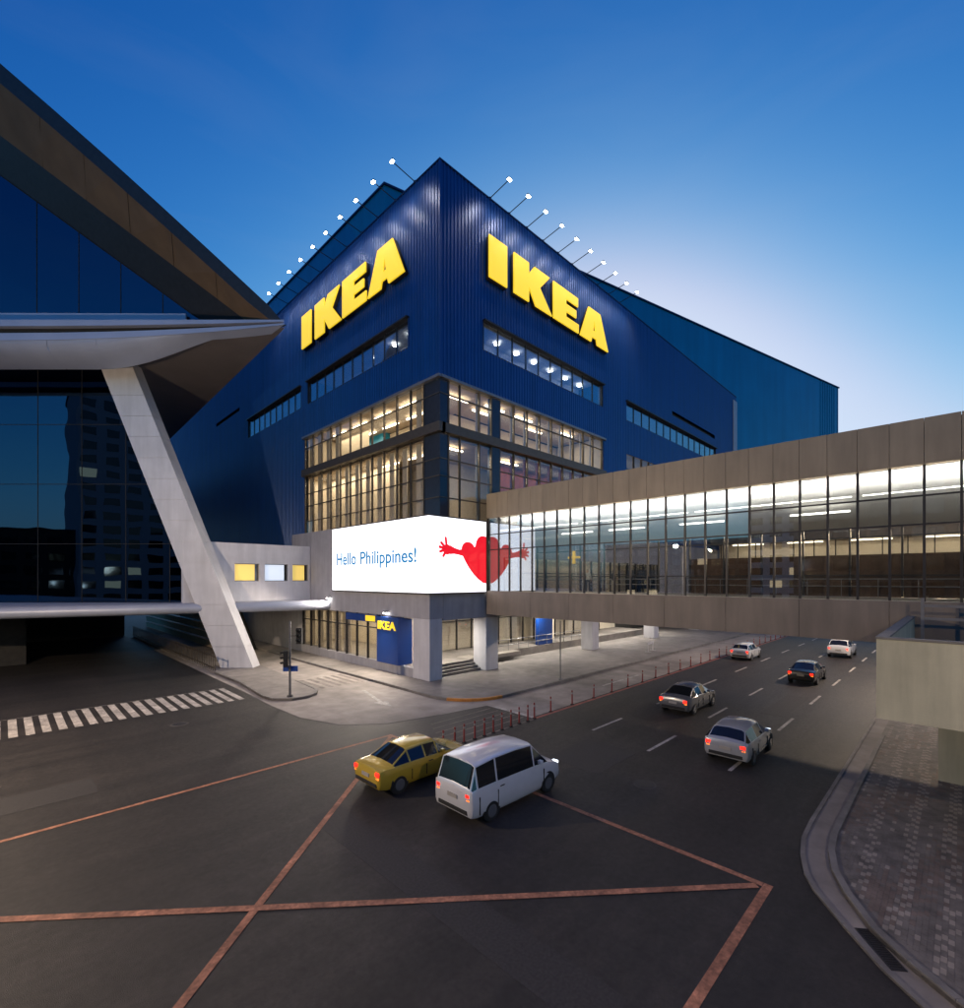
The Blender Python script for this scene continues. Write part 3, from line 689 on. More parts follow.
sheets += [finger(22.98 + .2*math.cos(R(an)), 9.68 + .2*math.sin(R(an)), an, L_f, .105) for an, L_f in ((236, .40), (196, .46), (168, .50), (140, .50), (98, .62))]
mes = []
for i, spl in enumerate(sheets):
    me = curve_mesh([spl], .012); me.transform(face_matrix('B', B0, 0, 0, .292 + i * .0012)); mes.append(me)
bm = bmesh.new()
for me in mes: bm.from_mesh(me)
me = bpy.data.meshes.new('heart'); bm.to_mesh(me); bm.free()
me.transform(Matrix.Translation(-scr.location)); me.materials.clear(); me.materials.append(M['screen_red'])
link('heart', me, scr)
# lamps on the podium
for i, (x, y, z, lab) in enumerate(((A0, 32.2, 4.85, 'small bright wall lamp above the blue sign box'), (A0, 41.6, 5.75, 'small bright wall lamp above the white deck edge'))):
    lp = thing('wall_lamp', lab, 'lamp', (x, y, z))
    MB().box(-.30, -.002, -.22, .22, .0, .12).build('housing', 'grey_metal', lp)
    MB().box(-.28, -.03, -.2, .2, -.07, -.002).build('lens', 'wall_lamp', lp)
    l = bpy.data.lights.new('lamp_glow', 'SPOT'); l.energy = 3200; l.color = (1, .86, .70); l.shadow_soft_size = .7; l.spot_size = R(150); l.spot_blend = .7
    lo = bpy.data.objects.new('lamp_glow', l); col.objects.link(lo); lo.parent = lp; lo.location = (-.5, 0, -.1); lo.rotation_euler = (0, R(48), 0)

# ================================================================== FOOTBRIDGE
AB, AB2 = 27.2, 33.6
ENDB = B0 - .32
br = thing('footbridge', 'enclosed glass-sided footbridge with taupe metal fascias crossing the road', 'bridge', (AB, 0, 4.7))
ms = []
u = 9.96
while u < ENDB - .3: u += 1.105
top = u
ms = [9.96 + 1.105 * k for k in range(-46, 40)]
ms = [m_ for m_ in ms if -38 < m_ < ENDB - .15]
ms = ms + [ENDB]
fr = MB()
for m_ in ms: fr.box(AB + .02, AB + .16, m_ - .045, m_ + .045, 6.56, 12.28)
for z in (9.8, 11.0):
    for p, q in zip(ms, ms[1:]): fr.box(AB + .04, AB + .12, p + .046, q - .046, z - .035, z + .035)
gl_f = put(fr, 'glazing_frame', 'dark_metal', br)
for p, q in zip(ms, ms[1:]):
    if q < -8: continue
    for z0, z1 in ((6.58, 9.76), (9.84, 10.96), (11.04, 12.26)):
        put(MB().box(AB + .07, AB + .09, p + .048, q - .048, z0, z1), 'pane', 'pane_bridge', gl_f)
for p, q in zip(ms[::2], ms[2::2]):
    if -10 < q < 15.2: put(MB().box(AB2 - .02, AB2 + .04, p + .05, q - .05, 6.52, 8.85), 'sky_hiding_panel', 'brown_in', br)  # dark panels added to hide the far sky so front reflections show
fr = MB()
for m_ in ms[::2]: fr.box(AB2 - .16, AB2 - .02, m_ - .045, m_ + .045, 6.56, 10.3)
for z in (7.7, 9.8): fr.box(AB2 - .13, AB2 - .05, -38, ENDB, z - .035, z + .035)
gl_b = put(fr, 'glazing_frame', 'dark_metal', br)
for p, q in zip(ms[::2], ms[2::2]):
    if q < -8: continue
    put(MB().box(AB2 - .10, AB2 - .08, p + .048, q - .048, 6.58, 10.28), 'pane', 'pane_shop', gl_b)
for i, (p, q) in enumerate(zip(ms, ms[1:])):
    e = .008
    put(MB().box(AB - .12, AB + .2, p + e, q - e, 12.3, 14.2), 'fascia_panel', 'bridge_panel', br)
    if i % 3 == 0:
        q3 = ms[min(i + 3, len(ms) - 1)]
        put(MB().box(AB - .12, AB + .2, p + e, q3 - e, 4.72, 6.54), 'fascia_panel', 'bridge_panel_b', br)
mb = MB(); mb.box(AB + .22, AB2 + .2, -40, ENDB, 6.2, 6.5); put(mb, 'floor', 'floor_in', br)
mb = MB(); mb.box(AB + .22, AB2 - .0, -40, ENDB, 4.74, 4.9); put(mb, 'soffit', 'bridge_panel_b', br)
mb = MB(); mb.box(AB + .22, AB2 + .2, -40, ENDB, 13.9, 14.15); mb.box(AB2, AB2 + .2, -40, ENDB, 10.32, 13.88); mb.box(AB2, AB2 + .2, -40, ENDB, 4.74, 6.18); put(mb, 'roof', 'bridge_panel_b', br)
mb = MB(); mb.prism([(AB + .22, -40, 12.26), (AB2 - .02, -40, 10.34), (AB2 - .02, -40, 10.42), (AB + .22, -40, 12.36)], (0, 40 + ENDB, 0)); put(mb, 'ceiling', 'white_in', br)
for k in range(5):
    y0 = ENDB - 1 - 7.4 * (k + 1)
    put(MB().box(AB + .24, AB + .34, y0 + .2, y0 + 7.2, 11.24, 11.29), 'cove_light', 'tube_white', br)
    area_light('cove_beam', (AB + .50, y0 + 3.7, 11.30), (R(180), R(28), 0), .12, 7.0, 260, (1, .97, .92))
area_light('bridge_light', (30.4, 20.0, 10.75), (0, 0, 0), 2.0, 10, 260, (1, .84, .62)); area_light('bridge_light', (30.4, 6.0, 10.75), (0, 0, 0), 1.0, 14, 60, (1, .84, .62))
for y in (19, 15, 10, 4): put(MB().box(30.2, 30.4, y, y + 2.6, 10.9, 10.98), 'light_tube', 'tube_white', br)
mb = MB()
for z in (7.1, 7.5): mb.cyl((AB2 - .4, -38, z), (AB2 - .4, ENDB, z), .03)
for i in range(40): mb.cyl((AB2 - .4, ENDB - 1 - i*1.6, 6.5), (AB2 - .4, ENDB - 1 - i*1.6, 7.5), .02)
put(mb, 'handrail', 'grey_metal', br)
put(MB().box(AB - .14, AB + .0, B0 - .36, B0 - .29, 6.4, 12.1), 'end_post', 'bronze', br)
# pier of the bridge and stair landing
ld = thing('stair_landing', 'olive rendered raised stair landing with dark inside below the footbridge', 'landing', (16.5, 1.62, 3.79))
mb = MB(); mb.box(16.5, 16.72, -9, 1.62, 3.79, 5.9); mb.box(16.73, 26.9, 1.40, 1.62, 3.79, 5.9); put(mb, 'parapet', 'olive', ld)
mb = MB(); mb.box(16.48, 16.74, -9, 1.64, 5.905, 5.96); mb.box(16.745, 26.9, 1.38, 1.64, 5.905, 5.96); put(mb, 'coping', 'olive_rim', ld)
mb = MB(); mb.box(16.73, 27.0, -9, 1.39, 4.4, 4.7); put(mb, 'floor', 'dark_in', ld)
mb = MB()
for (x, y) in ((25.6, 1.1), (25.6, -.3), (25.6, -1.8)): mb.box(x - .05, x + .05, y - .05, y + .05, 4.7, 6.75)
for z in (5.95, 6.45): mb.box(25.57, 25.63, -8, 1.05, z - .05, z + .05)
put(mb, 'guard_rail', 'grey_metal', ld)
put(MB().box(24.2, 25.4, -3.0, .62, .136, 4.39), 'pier', 'olive', ld)

# ================================================================== MALL WITH POINTED GLASS FRONT
ml = thing('mall_building', 'pointed glass-fronted mall with sweeping dark roof wing and white leaning column', 'building', (*C(-20.3, 40.4), 0))
def MP(X, d, z): x, y = C(X, d); return (x, y, z)
# deck with a rounded nose
front = [(21.55, 41.5), (16, 43.2), (12.1, 44.4), (6, 46.25), (-.14, 48.1), (-12, 51.7), (-30, 57)]
nose = [(.55, 4.62), (.2, 4.68), (0, 4.85), (-.06, 5.05), (0, 5.28), (.18, 5.44), (.5, 5.5)]
vs = []; fs = []
nd = Vector((6.6, 21.7)).normalized()
for (x, y) in front:
    for o, z in nose: vs.append((x + nd.x * o * .3, y + nd.y * o, z))
k = len(nose)
for i in range(len(front) - 1):
    for j in range(k - 1): fs.append((i*k + j, (i+1)*k + j, (i+1)*k + j + 1, i*k + j + 1))
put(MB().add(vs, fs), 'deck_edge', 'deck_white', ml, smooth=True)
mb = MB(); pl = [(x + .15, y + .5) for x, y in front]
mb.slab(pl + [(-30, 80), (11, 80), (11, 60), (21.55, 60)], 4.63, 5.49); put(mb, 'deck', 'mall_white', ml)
# glass front (vertical sheet facing the street, cut by the leaning column)
DG = 41.0
cx = lambda z: -21.8 - (z - 5.5) * (9.2 / 19.9)         # right-hand cut of the glass at height z
gf = MB()
XS = [-22.9 - 3.76 * i for i in range(-0, 9)]; XS = [-19.1] + XS; ZS = [5.5, 10.5, 15.6, 20.7, 25.6]
pan = []
for x1, x0 in zip(XS, XS[1:]):
    for z0, z1 in zip(ZS, ZS[1:]):
        po = clip([(x0 + .03, z0 + .03), (x1 - .03, z0 + .03), (x1 - .03, z1 - .03), (x0 + .03, z1 - .03)], -1, -9.2/19.9, -21.8 + 5.5*9.2/19.9)
        if len(po) >= 3: pan.append(po)
dv = Vector((*C(0, .06), 0))
for x in XS[1:]:
    zt = min(25.6, 5.5 + (-21.8 - x) * 19.9/9.2)
    if zt > 5.6: gf.prism([MP(x - .025, DG - .0, 5.5), MP(x + .025, DG, 5.5), MP(x + .025, DG, zt), MP(x - .025, DG, zt)], dv)
for z in ZS[1:-1]: gf.prism([MP(-60, DG + .01, z - .025), MP(cx(z), DG + .01, z - .025), MP(cx(z), DG + .01, z + .025), MP(-60, DG + .01, z + .025)], dv)
gfo = put(gf, 'glazing_frame', 'rubber', ml)
for po in pan: put(MB().prism([MP(x, DG + .02, z) for x, z in po], dv * .5), 'pane', 'pane_mall', gfo)
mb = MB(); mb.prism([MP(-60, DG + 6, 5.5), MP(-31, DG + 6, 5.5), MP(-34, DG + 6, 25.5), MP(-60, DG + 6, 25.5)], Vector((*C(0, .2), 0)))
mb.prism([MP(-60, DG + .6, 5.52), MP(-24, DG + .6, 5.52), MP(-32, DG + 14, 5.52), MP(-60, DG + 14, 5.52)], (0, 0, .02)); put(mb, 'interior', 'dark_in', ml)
# side glass running back from the column
sd = MB(); pA = MP(-21.6, DG + .4, 5.5); pB = MP(-30.9, DG + .4, 25.5); back = Vector((-S2*0 - 0, 26, 0))
sd.prism([pA, pB, tuple(Vector(pB) + back), tuple(Vector(pA) + back)], (-.05, 0, 0)); put(sd, 'side_glazing', 'pane_mall', ml)
# leaning white column, panel by panel
def colpt(z):
    t = (z) / 25.6; return -20.2 - t * 10.35, 40.3 + t * .2
def col_seg(name, z0, z1, Xo, dd, wd, dp, m, root):
    (xa, da), (xb, db) = colpt(z0), colpt(z1)
    pts = [MP(xa + Xo - wd/2, da + dd, z0), MP(xa + Xo + wd/2, da + dd, z0), MP(xb + Xo + wd/2, db + dd, z1), MP(xb + Xo - wd/2, db + dd, z1)]
    return put(MB().prism(pts, Vector((*C(0, dp), 0))), name, m, root)
lc = None
zc = [.14] + [1.9 + 1.74 * i for i in range(14)]
zc[-1] = 25.58
core = col_seg('leaning_column', .14, 25.57, 0, -.55, 2.55, 1.1, 'mall_white', ml)
for p, q in zip(zc, zc[1:]):
    o = col_seg('column_panel', p + .012, q - .012, 0, -.62, 2.68, 1.26, 'mall_white', core)
# further dark leaning columns under the deck
col_seg('leaning_column', .14, 4.6, -4.6, 9.0, 2.2, 1.4, 'dark_in', ml); col_seg('leaning_column', .14, 4.6, -9.0, 16.0, 2.2, 1.4, 'dark_in', ml)
put(MB().box(-14, 1.5, 58, 70, .02, 4.6), 'core_wall', 'dark_in', ml); put(MB().box(-30, 11.5, 78.5, 79.5, .02, 4.6), 'sky_block_wall', 'dark_in', ml)  # the rear sheet is added to shut out sky light under the deck
# upper floor edge ending in a sharp tip
def taper(X, z, tip=26.86):
    t = max(0, min(1, (X + 36) / 21.1)); t = t * t
    return z + (tip - z) * t
XB = [-68, -50, -40, -36, -32, -28, -25, -22, -19.5, -17.5, -16, -14.85]
def edge_loft(name, m, z0, z1, d0, d1, t0, t1):
    vs = []; fs = []
    for X in XB:
        lo, hi = taper(X, z0, t0), taper(X, z1, t1)
        vs += [MP(X, d0, lo), MP(X, d0, hi), MP(min(X, 20.9 - d1), d1, hi), MP(min(X, 20.9 - d1), d1, lo)]
    n_ = len(XB)
    for i in range(n_ - 1):
        for j in range(4): fs.append((4*i + j, 4*i + 4 + j, 4*i + 4 + (j+1) % 4, 4*i + (j+1) % 4))
    fs += [(0, 1, 2, 3), tuple(4*(n_-1) + j for j in range(4))]
    return put(MB().add(vs, fs), name, m, ml)
edge_loft('edge_band', 'mall_soffit', 26.47, 26.95, 36.0, 37.2, 26.80, 26.95)
edge_loft('edge_groove', 'rubber', 25.98, 26.465, 36.4, 37.2, 26.72, 26.795)
edge_loft('edge_band', 'mall_soffit', 25.42, 25.975, 36.05, 37.2, 26.60, 26.715)
# curved eave panels under the edge, running out into the tip
def eave_line(X):
    t = max(0, min(1, (X + 30) / 14.5)); t = t * t * (3 - 2 * t)
    return (38.6 - 2.1 * t, 24.35 + 2.2 * t)
def eave_pts(X, n=12):
    d1, z1 = eave_line(X); zs_ = taper(X, 25.40, 26.58); out = []
    for i in range(n + 1):
        t = i / n; d_ = (1-t)**2 * 36.1 + 2*t*(1-t) * 36.25 + t*t * d1; z_ = (1-t)**2 * zs_ + 2*t*(1-t) * (min(z1 + .25, zs_)) + t*t * z1
        out.append(MP(X * (1 + .02 * t), d_, z_))
    return out
XSF = [-66 + 3.7 * i for i in range(11)] + [-26.0, -23.0, -20.0, -17.5, -15.5]
for p, q in zip(XSF, XSF[1:]):
    g_ = .018 if q < -26 else .0
    cols = [eave_pts(p + g_ + (q - p - 2*g_) * i / 3) for i in range(4)]
    top_c = [[(x, y, z + .05) for x, y, z in c_] for c_ in cols]
    n_ = 13; vs = [v for c_ in cols + top_c for v in c_]; o_ = 4 * n_
    fs = []
    for i in range(3):
        for j in range(n_ - 1):
            fs.append((i*n_ + j, (i+1)*n_ + j, (i+1)*n_ + j + 1, i*n_ + j + 1)); fs.append((o_ + i*n_ + j, o_ + i*n_ + j + 1, o_ + (i+1)*n_ + j + 1, o_ + (i+1)*n_ + j))
    put(MB().add(vs, fs), 'eave_panel', 'mall_soffit', ml)
vs = []; fs = []; TS = [0, 1.5, 4, 10, 25, 80]; XF = [-66, -45, -32, -28, -25, -22, -19.5, -17.5, -16, -15.0]
for X in XF:
    d0_, zz = eave_line(X); x0_ = X * 1.02 if X < -24 else X
    zf = taper(X, 25.40, 26.6)
    for t in TS: vs.append(MP(x0_ - t, 36.6 + (1.6 if X < -27 else 0) + t, 25.5 + (zf - 25.42) * max(0, 1 - t / 25)))
n_ = len(TS)
for i in range(len(XF) - 1):
    for j in range(n_ - 1): fs.append((i*n_ + j, (i+1)*n_ + j, (i+1)*n_ + j + 1, i*n_ + j + 1))
put(MB().add(vs, fs), 'soffit', 'soffit_dark', ml, smooth=True)
# upper glazing and roof wing
DU = 40.0
def roof_z(X): return 26.95 + (-14.85 - X) * .887
slope_in = 12.1 / 16.7
gu = MB(); XU = [-19.6 - 3.5 * i for i in range(13)]
def ucl(po): return clip(po, -slope_in, -1, 29.3 - slope_in * 23.6)
for x in XU:
    zt = 29.3 + (-23.6 - x) * slope_in
    if zt > 27.2: gu.prism([MP(x - .03, DU, 27.0), MP(x + .03, DU, 27.0), MP(x + .03, DU, zt), MP(x - .03, DU, zt)], dv)
guo = put(gu, 'glazing_frame', 'rubber', ml)
for x1, x0 in zip(XU, XU[1:]):
    po = ucl([(x0 + .035, 27.0), (x1 - .035, 27.0), (x1 - .035, 75), (x0 + .035, 75)])
    if len(po) >= 3: put(MB().prism([MP(x, DU + .02, z) for x, z in po], dv * .5), 'pane', 'pane_mall', guo)
put(MB().prism([MP(-62, DU - .3, 27.0), MP(-24.5, DU - .3, 27.0), MP(-24.5, DU - .3, 29.45), MP(-62, DU - .3, 29.6)], dv * 3), 'glazing_sill', 'mall_soffit', ml)
lines = [(36.0, lambda X: roof_z(X), 'roof_dark'), (36.05, lambda X: max(26.97, 28.1 + (-17.5 - X) * .872), 'roof_brown'), (38.5, lambda X: max(26.98, 29.2 + (-20.2 - X) * .753), 'roof_dark'),
         (39.9, lambda X: max(26.99, 29.25 + (-23.6 - X) * .7246), 'roof_dark'), (48.0, lambda X: max(27.0, 29.25 + (-23.6 - X) * .7246), 'roof_dark'), (48.0, lambda X: roof_z(X) + 1.0, 'roof_dark')]
mb = MB(); rings = []
for X in (-14.85, -16, -17.5, -20, -24, -28, -32, -36.5, -41, -52, -68):
    bulge = .45 * math.sin(max(0, min(1, (-14.85 - X) / 30)) * math.pi)
    rings.append([MP(min(X, 20.9 - d_) if d_ < 45 else X - 12.2, d_, f_(X) + (bulge if i in (0, 1, 5) else 0)) for i, (d_, f_, m_) in enumerate(lines)])
np_ = len(lines)
for r0, r1 in zip(rings, rings[1:]):
    for i in range(np_):
        j = (i + 1) % np_
        mb.add([r0[i], r0[j], r1[j], r1[i]], [(0, 1, 2, 3)], lines[i][2])
put(mb, 'roof_wing', None, ml)
for X in [-20 - 3.3 * i for i in range(12)]:     # joints between the wing's soffit sheets
    mb = MB(); q = MP(X, 36.02, lines[1][1](X) + .45 * math.sin(max(0, min(1, (-14.85 - X) / 30)) * math.pi)); r_ = MP(X * 1.06, 38.5, lines[2][1](X * 1.06))
    mb.bar(q, r_, .025, .02); put(mb, 'soffit_joint', 'roof_dark', ml)
# white connector corridor between mall and shop
cn = thing('connector_corridor', 'white walled corridor with small square windows linking mall and store', 'building', (12.0, 45.6, 5.5))
mb = MB(); wins = [(14.6, 16.7, 7.3, 8.9), (17.2, 19.4, 7.3, 8.9), (19.8, 21.4, 7.3, 8.9)]
for u0, u1, z0, z1 in cells(10.6, 21.55, 5.5, 10.7, wins): wbox(mb, 'B', 45.6, u0, u1, z0, z1, -.5, 0)
put(mb, 'wall', 'render_white', cn)
mb = MB(); mb.box(10.6, 21.55, 46.12, 52, 10.3, 10.6); mb.box(10.6, 21.55, 51.8, 52, 5.5, 10.3); put(mb, 'roof', 'render_grey', cn)
for i, (u0, u1, z0, z1) in enumerate(wins):
    f = MB(); wbox(f, 'B', 45.6, u0 + .002, u0 + .07, z0, z1, -.4, -.2); wbox(f, 'B', 45.6, u1 - .07, u1 - .002, z0, z1, -.4, -.2); wbox(f, 'B', 45.6, u0 + .072, u1 - .072, z1 - .06, z1, -.4, -.2); wbox(f, 'B', 45.6, u0 + .072, u1 - .072, z0, z0 + .06, -.4, -.2)
    fo = put(f, 'window_frame', 'grey_metal', cn)
    q = MB(); wbox(q, 'B', 45.6, u0 + .074, u1 - .3, z0 + .064, z1 - .064, -.34, -.32); put(q, 'pane', 'window_yellow' if i != 1 else 'window_pale', fo)
    q = MB(); wbox(q, 'B', 45.6, u1 - .298, u1 - .074, z0 + .064, z1 - .064, -.34, -.32); put(q, 'pane', 'car_glass', fo)
# ramp fence beneath the deck
fn = thing('ramp_fence', 'dark picket fence along the ramp beneath the white deck', 'fence', (12.0, 42.0, .14))
mb = MB()
for z in (.25, 1.15): mb.box(-.03, .03, 0, 34, z - .03, z + .03)
put2 = mb.build('rail', 'bronze', fn)
for i in range(70): MB().box(-.02, .02, i * .49, i * .49 + .06, 0, 1.3).build('picket', 'bronze', fn)
# ramp wall with horizontal bands behind
rw = thing('ramp_wall', 'beige banded parapet wall of the ramp beneath the deck', 'wall', (15.9, 50, 0))
for i in range(5): MB().box(0, .3, 0, 40, .15 + i * .9, .80 + i * .9).build('wall_band', 'cream_dim', rw)
area_light('deck_light', (16.5, 55, 4.5), (0, 0, 0), 1, 12, 120, WARM)
area_light('deck_light', (17.5, 46.5, 4.55), (0, 0, 0), 1.0, 3, 60, WARM)

# ================================================================== STREET FURNITURE
bo = thing('delineator_post', 'slim dark red plastic post in the close row at the hatched median tip', 'post', (13.7, 16.1, 0), 0, 'close-set median posts')
MB().cyl((0, 0, .05), (0, 0, .86), .045, .04, 12).build('shaft', 'post_red', bo, smooth=True)
MB().cyl((0, 0, .0), (0, 0, .05), .12, .09, 14).build('base', 'rubber', bo)
MB().cyl((0, 0, .64), (0, 0, .74), .0475, .0465, 12).build('reflective_band', 'cloth_pale', bo)
for i in range(1, 11):
    o = copy_tree(bo); o.location = (13.7 + .655 * i + random.uniform(-.04, .04), 16.1 + .012 * i + random.uniform(-.03, .03), 0)
    o.rotation_euler = (random.uniform(-.015, .015), random.uniform(-.015, .015), random.random() * 3)
for i in range(26):
    o = copy_tree(bo); o.location = (21.9 + 2.2 * i + random.uniform(-.1, .1), 16.42 + random.uniform(-.03, .03), .0); o.rotation_euler = (random.uniform(-.02, .02), random.uniform(-.02, .02), 0)
    o['label'] = 'slim dark red plastic post spaced out along the light-reddened median line'; o['group'] = 'spaced median posts'
def street_lamp(x, y, z0, ang, label, e):
    o = thing('street_lamp', label, 'street lamp', (x, y, z0), ang, 'street lamps')
    MB().cyl((0, 0, 0), (0, 0, 11.9), .11, .07, 14).build('pole', 'pole_grey', o, smooth=True)
    MB().cyl((0, 0, 0), (0, 0, .25), .2, .17, 14).build('base', 'pole_grey', o)
    MB().bar((0, 0, 11.85), (2.2, 0, 12.15), .08, .08).build('arm', 'pole_grey', o)
    h = MB().box(1.9, 2.75, -.17, .17, 12.06, 12.22).build('head', 'pole_grey', o, bevel=.03)
    MB().box(1.98, 2.68, -.13, .13, 12.03, 12.059).build('lens', 'street_lens', h)
    l = bpy.data.lights.new('lamp_beam', 'POINT'); l.energy = e; l.color = (1, .77, .54); l.shadow_soft_size = .25
    lo = bpy.data.objects.new('lamp_beam', l); col.objects.link(lo); lo.parent = o; lo.location = (2.33, 0, 11.9); lo.rotation_euler = (0, R(-14), 0)
street_lamp(-11.3, 27, 0, R(0), 'grey street lamp beside the box junction and zebra crossing', 19500)
street_lamp(3.0, -8.5, 0, R(60), 'grey street lamp behind the near block-paved pavement', 3000)
street_lamp(50, -1.2, .13, R(90), 'grey street lamp on the near pavement past the footbridge', 12000)
ts = thing('traffic_signal', 'grey traffic signal pole with black signal heads on the traffic island', 'traffic light', (12.75, 29.75, .14))
MB().cyl((0, 0, 0), (0, 0, 4.7), .075, .06, 12).build('pole', 'pole_grey', ts, smooth=True)
MB().cyl((0, 0, 0), (0, 0, .1), .2, .16, 12).build('base_plate', 'dark_metal', ts)
def sig(x, y, z, rz):
    h = MB().box(-.17, .17, -.14, .14, 0, 1.0).build('signal_head', 'rubber', ts, bevel=.02); h.location = (x, y, z); h.rotation_euler = (0, 0, rz)
    for k in range(3):
        MB().cyl((0, -.141, .18 + k*.31), (0, -.16, .18 + k*.31), .11, .11, 14).build('lens', 'car_glass', h)
        vz = MB(); vz.cyl((0, -.142, .30 + k*.31), (0, -.36, .28 + k*.31), .025, .02, 6); vz.bar((-.1, -.142, .27 + k*.31), (-.1, -.32, .25 + k*.31), .02, .1); vz.bar((.1, -.142, .27 + k*.31), (.1, -.32, .25 + k*.31), .02, .1); vz.build('visor', 'rubber', h)
sig(.42, -.42, 3.3, R(-45)); sig(-.28, -.05, 1.9, R(-110))
MB().bar((.05, -.05, 3.8), (.35, -.36, 3.8), .05, .05).build('bracket', 'dark_metal', ts)
MB().bar((-.30, .30, 1.75), (.35, -.35, 1.75), .05, .34).build('sign_plate', 'sign_blue', ts)
pl_ = thing('sign_post', 'thin grey steel post at the kerb beneath the footbridge', 'post', (28.85, 20.75, .15))
MB().cyl((0, 0, 0), (0, 0, 4.3), .04, .04, 10).build('shaft', 'pole_grey', pl_, smooth=True)
MB().cyl((0, 0, 0), (0, 0, .06), .13, .13, 12).build('base_plate', 'pole_grey', pl_)
bc = thing('barrier', 'low white barrier frame standing on the far pavement', 'barrier', (46.6, 22.4, .15), R(8))
MB().box(-.9, .9, -.03, .03, .75, .95).build('board', 'render_white', bc)
for x in (-.75, .75): MB().box(x - .03, x + .03, -.3, .3, 0, .06).build('foot', 'render_white', bc); MB().box(x - .03, x + .03, -.031, .029, .06, .75).build('leg', 'render_white', bc)

# ================================================================== PEOPLE ON THE BRIDGE
def person(x, y, z, rz, top, legs, label, arm=0.0, scale=1.0):
    bm_v = [(0,0,.95),(0,0,1.2),(0,0,1.42),(0,0,1.52),(0,0,1.66),(0,0,1.76),
            (.10,0,.9),(.12,.03,.5),(.12,0,.08),(.12,-.14,.05),(-.10,0,.9),(-.12,-.03,.5),(-.13,.02,.08),(-.13,-.12,.05),
            (.19,0,1.40),(.25,.03,1.14),(.24,-.10,.92),(.24,-.15,.84),(-.19,0,1.40),(-.25,.02,1.14),(-.23,-.12 - arm*.15,.95 + arm*.25),(-.22,-.18 - arm*.18,.90 + arm*.32)]
    ed = [(0,1),(1,2),(2,3),(3,4),(4,5),(0,6),(6,7),(7,8),(8,9),(0,10),(10,11),(11,12),(12,13),(2,14),(14,15),(15,16),(16,17),(2,18),(18,19),(19,20),(20,21)]
    rad = [.14,.14,.15,.055,.09,.07,.09,.065,.045,.04,.09,.065,.045,.04,.06,.045,.035,.035,.06,.045,.035,.035]
    me = bpy.data.meshes.new('person'); me.from_pydata(bm_v, ed, [])
    o = bpy.data.objects.new('person', me); col.objects.link(o)
    o.modifiers.new('skin', 'SKIN'); ss = me.skin_vertices[0].data
    for i, r in enumerate(rad): ss[i].radius = (r, r * (.72 if i in (0,1,2) else 1))
    ss[0].use_root = True
    sb = o.modifiers.new('sub', 'SUBSURF'); sb.levels = 1; sb.render_levels = 1
    me2 = bpy.data.meshes.new_from_object(o.evaluated_get(bpy.context.evaluated_depsgraph_get()))
    bpy.data.objects.remove(o)
    for m_ in (top, legs, 'skin', 'hair'): me2.materials.append(M[m_])
    for p in me2.polygons:
        c = p.center
        p.material_index = 1 if c.z < .93 and abs(c.x) < .2 else 0
        if c.z > 1.5: p.material_index = 3 if (c.z > 1.70 or c.y > .03) else 2
        if abs(c.x) > .19 and c.z < .98 + arm * .3 and c.y < -.1: p.material_index = 2
        p.use_smooth = True
    q = link('person', me2); q.location = (x, y, z); q.rotation_euler = (0, 0, rz); q.scale = (scale,) * 3
    return tag(q, label, 'person')
person(32.0, 22.0, 6.5, R(20), 'cloth_green', 'cloth_dark', 'person in dark green top standing inside the glazed footbridge')
person(32.4, 20.7, 6.5, R(-40), 'cloth_pale', 'cloth_dark', 'person in pale top and dark trousers standing inside the glazed footbridge', .8)
person(31.6, 18.0, 6.5, R(60), 'cloth_dark', 'cloth_pale', 'person in dark top and pale trousers walking inside the glazed footbridge', .4, .96)
hs = thing('hanging_ornament', 'yellow cross-shaped ornament hanging inside the footbridge', 'ornament', (32.0, 21.7, 9.2))
MB().box(-.06, .06, -.55, .55, -.09, .09).build('arm', 'yellow_paint', hs); MB().box(-.061, .061, -.12, .12, -.5, .5).build('body', 'yellow_paint', hs); MB().cyl((0, 0, .5), (0, 0, 1.5), .01, .01, 6).build('wire', 'dark_metal', hs)

